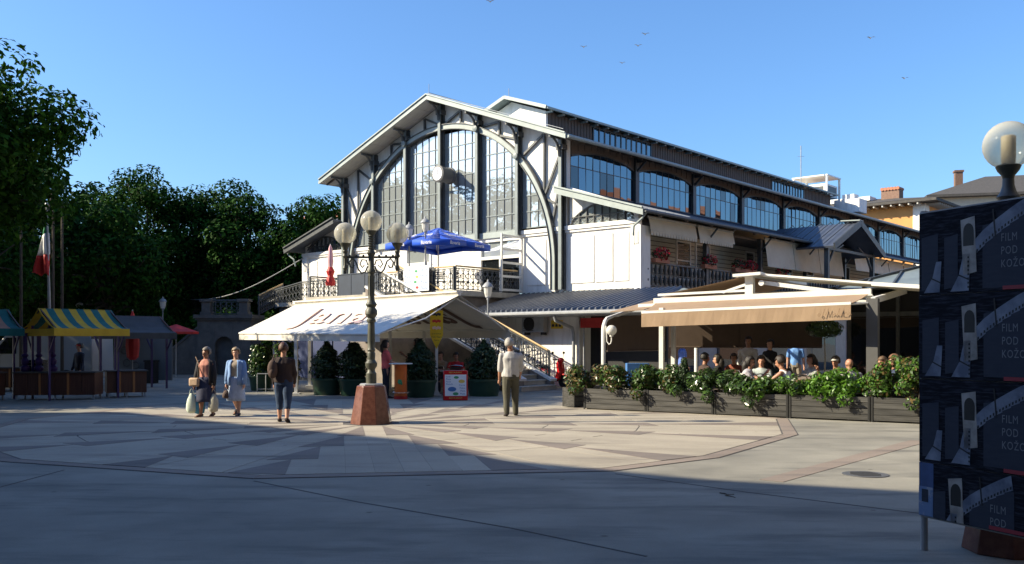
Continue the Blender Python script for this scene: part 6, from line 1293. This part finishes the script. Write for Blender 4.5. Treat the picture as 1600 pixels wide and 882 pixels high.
        if hair[0] == 'long': hb.tube([hp(0,-.05,0),hp(0,-.06,-.06),hp(0,-.055,-.13),hp(0,-.05,-.17)], [.045*H,.045*H,.035*H,.012*H], 9)
        if hair[0] == 'tail': hb.tube([hp(0,-.055,.02),hp(0,-.075,-.02),hp(0,-.07,-.09),hp(0,-.06,-.16)], [.02*H,.026*H,.022*H,.008*H], 8)
        hm = 'hair_%d_%d_%d' % tuple(int(c*100) for c in hair[1]); M.setdefault(hm, mat(hm, hair[1], .5, tuple(c*.6 for c in hair[1]), 40, bump=.4, bscale=120)); o = hb.build('hair', M[hm], t, sharp=3); so = o.modifiers.new('s','SOLIDIFY'); so.thickness = .006*H; so.offset = 1
    if cap: e = MB(); e.ball((0,-.004*H,.03*H), .06*H, 14, 0, (.86,1.02,.72), Hm); e.ball((0,.055*H,.028*H), .035*H, 10, 0, (1.1,1,.14), Hm); e.build('cap', cloth('cap_'+label[:6], cap), t)
    # clothes
    if top:
        kind, col, mname = top; e = MB(); k0 = -.02 if kind != 'vest' else -.04
        tr = [(S(k0),.104*g,.076*g),(S(.03),.105*g,.076*g),(S(.09),.096*g,.071*g),(S(.16),.102*g,.075*g),(S(.22),.112*g,.077*g),(S(.258),.115,.066),(S(.278),.092,.056),(S(.292),.06,.048),(S(.304),.046,.042)]
        if kind == 'vest': tr = tr[:5] + [(S(.25),.082,.062)]
        rings(e, [(c, a*H, q*H, up) for c, a, q in tr])
        for i in (0,1):
            sh, el, wr, fd = J['arm',i]
            if kind == 'vest': e.tube([S(.23)+X*((-1,1)[i]*.06*H)+fw*.06*H, S(.29)+X*((-1,1)[i]*.062*H), S(.23)+X*((-1,1)[i]*.06*H)-fw*.06*H], .02*H, 8)
            elif kind == 'short': chain(e, [S(.245)+X*((-1,1)[i]*sw*.6), sh, sh.lerp(el,.62)], [.042*H,.037*H*g,.036*H*g])
            elif kind == 'mid': chain(e, [S(.25)+X*((-1,1)[i]*sw*.55), sh, el, el.lerp(wr,.1)], [.045*H,.038*H*g,.033*H*g,.033*H*g])
            else: chain(e, [S(.25)+X*((-1,1)[i]*sw*.55), sh, el, wr-fd*.01*H], [.045*H,.037*H*g,.031*H*g,.024*H])
        me = remesh(e, max(vox,.011), .014, len(label), 7); me.materials.append(cloth(mname, col)); mobj('shirt', me, t)
    if bottom:
        kind, col, mname = bottom; e = MB()
        if kind == 'skirt':
            n = 36; vs = []; hem = J['leg',0][1].lerp(J['leg',1][1],.5)
            for q in range(9):
                f = q/8; c = S(.05).lerp(Vector((0,hem.y*1.0,hem.z-.06*H)), f); rx, ry = (.1+.025*math.sin(f*1.6))*g*H, (.072+.035*f)*g*H
                for j in range(n): a = 6.2832*j/n; w_ = 1+.05*f*math.sin(a*5+1)+.02*f*math.sin(a*9); vs.append((c.x+rx*w_*math.cos(a), c.y+ry*w_*math.sin(a)+.0, c.z))
            e.add(vs, [(i*n+j,i*n+(j+1)%n,(i+1)*n+(j+1)%n,(i+1)*n+j) for i in range(8) for j in range(n)]); o = e.build('skirt', cloth(mname, col), t, sharp=3); so = o.modifiers.new('s','SOLIDIFY'); so.thickness = .006
        else:
            rings(e, [(c, a*H, q*H, up) for c, a, q in ((S(-.05),.094*g,.07*g),(S(.0),.103*g,.074*g),(S(.055),.095*g,.068*g))])
            for i in (0,1):
                hpj, kn, an, ft = J['leg',i]; end = an + Vector((0,0,-.006*H)) if kind == 'trousers' else kn.lerp(an,.42)
                chain(e, [hpj, hpj.lerp(kn,.4), kn, kn.lerp(end,.5), end], [.058*H*g,.056*H*g,.045*H*g,.043*H,.036*H if kind == 'trousers' else .042*H])
            me = remesh(e, max(vox,.011), .016, len(label)+3, 2, 8); me.materials.append(cloth(mname, col)); mobj('trousers', me, t)
    sm_ = cloth('shoe_%d' % int(sum(shoes)*1000), shoes)
    for i in (0,1):
        an, ft = J['leg',i][2], J['leg',i][3]; e = MB(); e.tube([an+Vector((0,-.022*H,-.018*H))-ft*.01*H, an+Vector((0,0,-.02*H))+ft*.04*H, an+Vector((0,0,-.028*H))+ft*.09*H, an+Vector((0,0,-.031*H))+ft*.125*H], [.026*H,.029*H,.025*H,.015*H], 10, sq=.85); e.build('shoe', sm_, t, sharp=3)
    t['_j'] = 0; del t['_j']; return t, J, S
def wpt(t, p): return Matrix.Translation(t.location) @ Matrix.Rotation(t.rotation_euler.z,4,'Z') @ Vector(p)
def bag(label, p, col, w, h, m2=None, name='shopping_bag', cat='bag', rz=0):
    t = thing(name, label, cat, (p.x,p.y,p.z), rz); b = MB(); n = 14; vs = []
    for k, (zz, s_) in enumerate(((0,.25),(-.06,.5),(-.16,.85),(-.3,1.0),(-.42,1.02),(-.5,.8),(-.53,.3))):
        for j in range(n): a = 6.283*j/n; q = 1+.22*mnoise.noise(Vector((math.cos(a)*2.6+w*9,math.sin(a)*2,zz*7))); vs.append((w/2*s_*q*math.cos(a), w*.3*s_*q*math.sin(a), -.1+zz*h/.55))
    b.add(vs,[(k*n+j,k*n+(j+1)%n,(k+1)*n+(j+1)%n,(k+1)*n+j) for k in range(6) for j in range(n)] + [tuple(range(6*n,7*n))]); b.build('sack', cloth('bag_'+name+str(int(col[0]*100)), col) if m2 is None else m2, t, sharp=3)
    b = MB(); b.tube([(-.05,0,-.14),(-.03,0,-.04),(0,0,.0),(.03,0,-.04),(.05,0,-.14)],.007,5); b.build('handles', cloth('bag_h'+str(int(col[0]*100)), col), t)
def ppx(px, Y): return (px-800)/1430*Y
# the four walkers
w1, J, S = person('elderly woman in a dark cardigan and salmon blouse carrying shopping bags', ppx(322,20.2), 20.2, math.pi-.25, 1.54, arms=((.05,.16,.12,0),(.08,.2,.15,0)), legs=((-.1,.02,.15),(.12,.02,.05)), head=(.12,-.15), top=('short',(.62,.27,.2),'salmon_cloth'), bottom=('skirt',(.03,.035,.075),'navy_cloth'), hair=('short',(.2,.17,.14)), girth=1.14, vox=.009, shoes=(.15,.08,.05), tan=True)
e = MB(); H = 1.54; g = 1.14; up = Vector((0,0,1))
rings(e, [(S(k), a*H*g, q*H*g, up) for k, a, q in ((-.06,.112,.084),(.02,.113,.084),(.1,.105,.08),(.2,.114,.084),(.262,.105,.07),(.288,.07,.052))], 28, 0, (math.pi*.5+.75, math.pi*2.5-.75))
for i in (0,1): sh, el, wr, fd = J['arm',i]; chain(e, [S(.255)+Vector(((-1,1)[i]*.065*H,0,0)), sh, el, wr-fd*.01], [.038*H,.036*H,.034*H,.027*H])
o = e.build('cardigan', cloth('black_cloth',(.018,.016,.02)), w1, sharp=3); so = o.modifiers.new('s','SOLIDIFY'); so.thickness = .012; so.offset = 1
wr, fd = J['arm',1][2], J['arm',1][3]; q = wpt(w1, wr+fd*.1); bag('white and green plastic bag in her right hand', q+Vector((-.05,0,0)), (.66,.75,.63), .22, .46)
bag('light blue plastic bag behind the white one', q+Vector((.1,.05,.02)), (.08,.32,.5), .26, .5)
wr, fd = J['arm',0][2], J['arm',0][3]; q = wpt(w1, wr+fd*.1); bag('translucent cream carrier bag in her left hand', q, (.5,.48,.38), .22, .42)
hb_ = thing('handbag', 'tan handbag hanging at the hip of the woman in salmon', 'handbag', wpt(w1,(.19,.16,.78)), math.pi-.25); b = MB(); b.box(-.12,.12,-.045,.045,-.1,.09); b.build('bag_body', cloth('tan_leather',(.55,.38,.25)), hb_, bevel=.035); b = MB(); b.tube([(-.13,0,.1),(-.1,-.04,.35),(.02,-.08,.55)],.01,5); b.build('strap', cloth('tan_leather',(.55,.38,.25)), hb_)
w2, J, S = person('elderly woman in a light blue jacket and pale skirt walking', ppx(369,20.5), 20.5, math.pi-.1, 1.53, arms=((.1,.16,.2,0),(-.05,.16,.35,.1)), legs=((.12,.02,.02),(-.15,.03,.55)), head=(.02,.1), top=('short',(.42,.34,.26),'sand_cloth'), bottom=('skirt',(.42,.5,.66),'pale_blue_skirt'), hair=('short',(.34,.25,.15)), girth=1.02, vox=.009, shoes=(.02,.02,.03))
e = MB(); H = 1.53; g = 1.04
rings(e, [(S(k), a*H*g, q*H*g, up) for k, a, q in ((-.07,.122,.09),(.02,.12,.088),(.1,.108,.08),(.2,.114,.084),(.262,.105,.068),(.288,.07,.052))], 28, 0, (math.pi*.5+.4, math.pi*2.5-.4))
for i in (0,1): sh, el, wr, fd = J['arm',i]; chain(e, [S(.255)+Vector(((-1,1)[i]*.065*H,0,0)), sh, el, wr-fd*.03], [.038*H,.036*H,.035*H,.03*H])
o = e.build('jacket', cloth('light_blue_cloth',(.2,.33,.6)), w2, sharp=3); so = o.modifiers.new('s','SOLIDIFY'); so.thickness = .012; so.offset = 1
q = wpt(w2, J['arm',1][2]+J['arm',1][3]*.1); bag('small dark purse held by the woman in blue', q+Vector((0,0,.06)), (.12,.08,.07), .17, .2, name='purse', cat='purse')
w3, J, S = person('woman seen from behind in a brown sweater and cropped jeans', ppx(443,18.8), 18.8, .1, 1.64, arms=((.1,.14,.35,.1),(.12,.14,.45,.15)), legs=((.16,.02,.05),(-.14,.03,.25)), top=('long',(.035,.02,.018),'dark_brown_knit'), bottom=('capri',(.02,.045,.1),'jeans_cloth'), hair=('short',(.1,.036,.015)), girth=1.14, vox=.009, shoes=(.02,.01,.01))
bk = thing('shoulder_bag', 'brown slouchy bag slung over the shoulder of the woman in jeans', 'bag', wpt(w3,(-.2,-.13,1.1)), .1); b = MB(); b.ball((0,0,0),.13,16,0,(.8,.5,1.5)); b.ball((0,-.04,-.06),.08,12,0,(.8,.5,1)); b.build('bag_body', cloth('brown_leather',(.09,.055,.045)), bk, sharp=3); b = MB(); b.tube([(.0,0,.18),(.03,.05,.3),(.07,.14,.3),(.04,.2,.1)],.014,6); b.build('strap', cloth('brown_leather',(.09,.055,.045)), bk)
w4, J, S = person('white-haired man seen from behind in a grey shirt and olive trousers', ppx(798,20.4), 20.4, .08, 1.74, arms=((.05,.1,.2,0),(.2,.1,.6,.1)), legs=((-.12,.03,.1),(.16,.05,.12)), head=(.05,-.25), top=('mid',(.5,.49,.48),'grey_shirt_cloth'), bottom=('trousers',(.085,.08,.055),'olive_cloth'), hair=('short',(.42,.4,.37)), girth=1.1, vox=.009, shoes=(.04,.03,.03), sex='m', tan=True)
# under the white awning
SIT = dict(hips=.54, legs=((1.45,.08,1.45),(1.45,.08,1.45)))
person('woman in a coral top with a dark ponytail at the bar table', ppx(603,26.9), 26.9, -1.2, 1.7, arms=((.5,.15,.6,.1),(.4,.15,.9,.1)), top=('short',(.75,.13,.13),'coral_cloth'), bottom=('trousers',(.02,.022,.035),'dark_jeans'), hair=('tail',(.015,.012,.012)))
person('dark-haired man drinking behind the potted conifer', ppx(652,28.4), 28.4, 1.3, 1.75, arms=((.6,.2,1.6,.2),(.3,.2,.5,0)), head=(.1,0), top=('short',(.06,.07,.09),'slate_cloth'), bottom=('trousers',(.03,.03,.04),'dark_trousers'), hair=('short',(.012,.01,.01)), sex='m', tan=True)
def seated(label, px, Y, yaw, top, hair, lean=.15, arms=((.7,.15,.9,.2),)*2, H=1.68, bottom=('trousers',(.04,.04,.055),'seated_trousers'), chairlb=True, **k):
    x = ppx(px, Y); person(label, x, Y, yaw, H, lean=lean, arms=arms, top=top, bottom=bottom, hair=hair, vox=.012, **{**SIT, **k})
    if chairlb: c = dup(ch, Vector((x,Y,0)) + Vector((-math.sin(yaw),math.cos(yaw),0))*.02, yaw, 'metal cafe chair under the ' + ' '.join(label.split()[:9]), 'metal chairs on the cafe terrace')
    return x
x = seated('man in a red shirt seated beyond the menu board', 713, 29.6, math.pi, ('short',(.55,.02,.025),'red_shirt_cloth'), ('short',(.02,.015,.012)), tan=True, sex='m', lean=.3)
seated('person in a beige top seated behind the yellow sign pole', 691, 29.8, math.pi-.5, ('short',(.4,.3,.2),'beige_top'), ('short',(.06,.04,.03)))
dup(tb, Vector((ppx(706,28.7),28.7,0)), 0, 'small round table in front of the man in red', 'tables under the white awning')
# cafe guests
seated('dark-haired man in a dark brown shirt at the left of the cafe', 1097, 23.6, -1.3, ('short',(.06,.035,.03),'maroon_cloth'), ('short',(.015,.012,.01)), sex='m', tan=True, H=1.76)
seated('woman in a black top with dark hair facing the brown-shirted man', 1126, 23.4, 1.2, ('short',(.012,.012,.016),'black_top'), ('long',(.02,.014,.01)))
seated('guest in a rust top by the back blind', 1148, 25.2, 2.6, ('short',(.25,.07,.04),'rust_cloth'), ('short',(.05,.03,.02)), tan=True)
seated('woman in sunglasses and a grey top leaning on her elbow', 1162, 21.2, -2.0, ('short',(.4,.37,.4),'lilac_grey_cloth'), ('long',(.02,.013,.01)), glasses=True, lean=.25, arms=((.8,.2,1.6,.3),(.7,.2,1.0,.3)))
seated('woman in a pale mint top beside the one in sunglasses', 1190, 21.9, 2.8, ('short',(.42,.48,.48),'mint_cloth'), ('long',(.06,.035,.02)))
seated('man in a dark green shirt at the middle table', 1219, 22.6, math.pi, ('short',(.02,.045,.04),'bottle_green_cloth'), ('short',(.03,.02,.015)), sex='m', tan=True)
seated('man in a white sleeveless vest leaning over the table', 1238, 20.6, .95, ('vest',(.72,.7,.7),'white_vest_cloth'), ('short',(.03,.022,.018)), sex='m', tan=True, lean=.45, arms=((.9,.2,.9,.3),(.55,.25,.8,.2)), H=1.8)
seated('person with a mop of black hair in a grey top', 1272, 21.6, 1.9, ('short',(.35,.36,.36),'pale_grey_cloth'), ('long',(.012,.01,.01)), H=1.74)
seated('man in a white cap with a raised forearm', 1308, 21.0, 2.4, ('short',(.02,.02,.025),'black_shirt'), ('short',(.05,.03,.02)), sex='m', tan=True, cap=(.6,.58,.52), arms=((1.0,.2,1.5,.2),(1.1,.2,1.4,.1)))
seated('bald man in a grey shirt with his back to the square', 1334, 19.5, .2, ('short',(.42,.39,.41),'mauve_grey_cloth'), ('bald',(0,0,0)), sex='m', tan=True, girth=1.2, lean=.3)
seated('man in a mustard shirt beside the wide grey post', 1383, 20.1, 2.0, ('short',(.42,.33,.08),'mustard_cloth'), ('short',(.15,.09,.05)), sex='m', tan=True)
seated('man in a dark blue shirt near the poster board', 1404, 19.6, 1.3, ('short',(.03,.045,.09),'night_blue_cloth'), ('short',(.2,.1,.05)), sex='m', tan=True, H=1.8)
person('waiter in a white shirt and dark waistcoat standing at the back blind', ppx(1169,25.5), 25.5, 2.6, 1.8, top=('long',(.6,.58,.55),'waiter_white'), bottom=('trousers',(.02,.02,.022),'waiter_trousers'), hair=('short',(.02,.015,.012)), sex='m', tan=True, vox=.012)
person('dark-clothed waiter standing among the tables', ppx(1203,25), 25, 2.2, 1.72, top=('long',(.015,.015,.018),'waiter_black'), bottom=('trousers',(.02,.02,.022),'waiter_trousers'), hair=('short',(.02,.015,.012)), vox=.012)
person('man in a blue shirt standing by the topiary tree', ppx(1243,29.5), 29.5, 2.9, 1.76, top=('short',(.14,.3,.62),'sky_blue_cloth'), bottom=('trousers',(.3,.26,.2),'khaki_cloth'), hair=('short',(.1,.06,.04)), sex='m', tan=True, vox=.012)
person('passer-by in a blue striped shirt beyond the side blind', ppx(1066,31), 31, -1.4, 1.72, top=('short',(.12,.2,.55),'blue_stripe_cloth'), bottom=('trousers',(.1,.1,.13),'passer_trousers'), hair=('short',(.05,.03,.02)), sex='m', tan=True, vox=.012)
person('stall keeper in dark clothes standing under the striped canopy', ppx(124,28.6), 28.6, 2.6, 1.62, top=('long',(.03,.04,.07),'stall_cloth'), bottom=('trousers',(.03,.03,.04),'dark_trousers'), hair=('short',(.03,.02,.015)), cap=(.5,.04,.04), vox=.012)
# glasses and cups on the tables
gl_ = MB(); gl_.lathe([(.03,0),(.035,.12),(.033,.12),(.028,.01)],(0,0,0),10); gm = gl_.mesh('drinking_glass', M['milk'])
for i, (a, d) in enumerate(TABLES):
    for k in range(2):
        p = cf(a,d,.751) + Vector((.14*math.cos(k*2.6+i),.14*math.sin(k*2.6+i),0)); mobj('drinking_glass', gm, None, p, label=('left' if k else 'right')+' drinking glass on the '+['table beside the woman in sunglasses','table of the two dark-haired guests','table by the man in the grey shirt','table nearest the poster board','table at the back blind'][i], cat='glass', group='drinking glasses on the cafe tables')
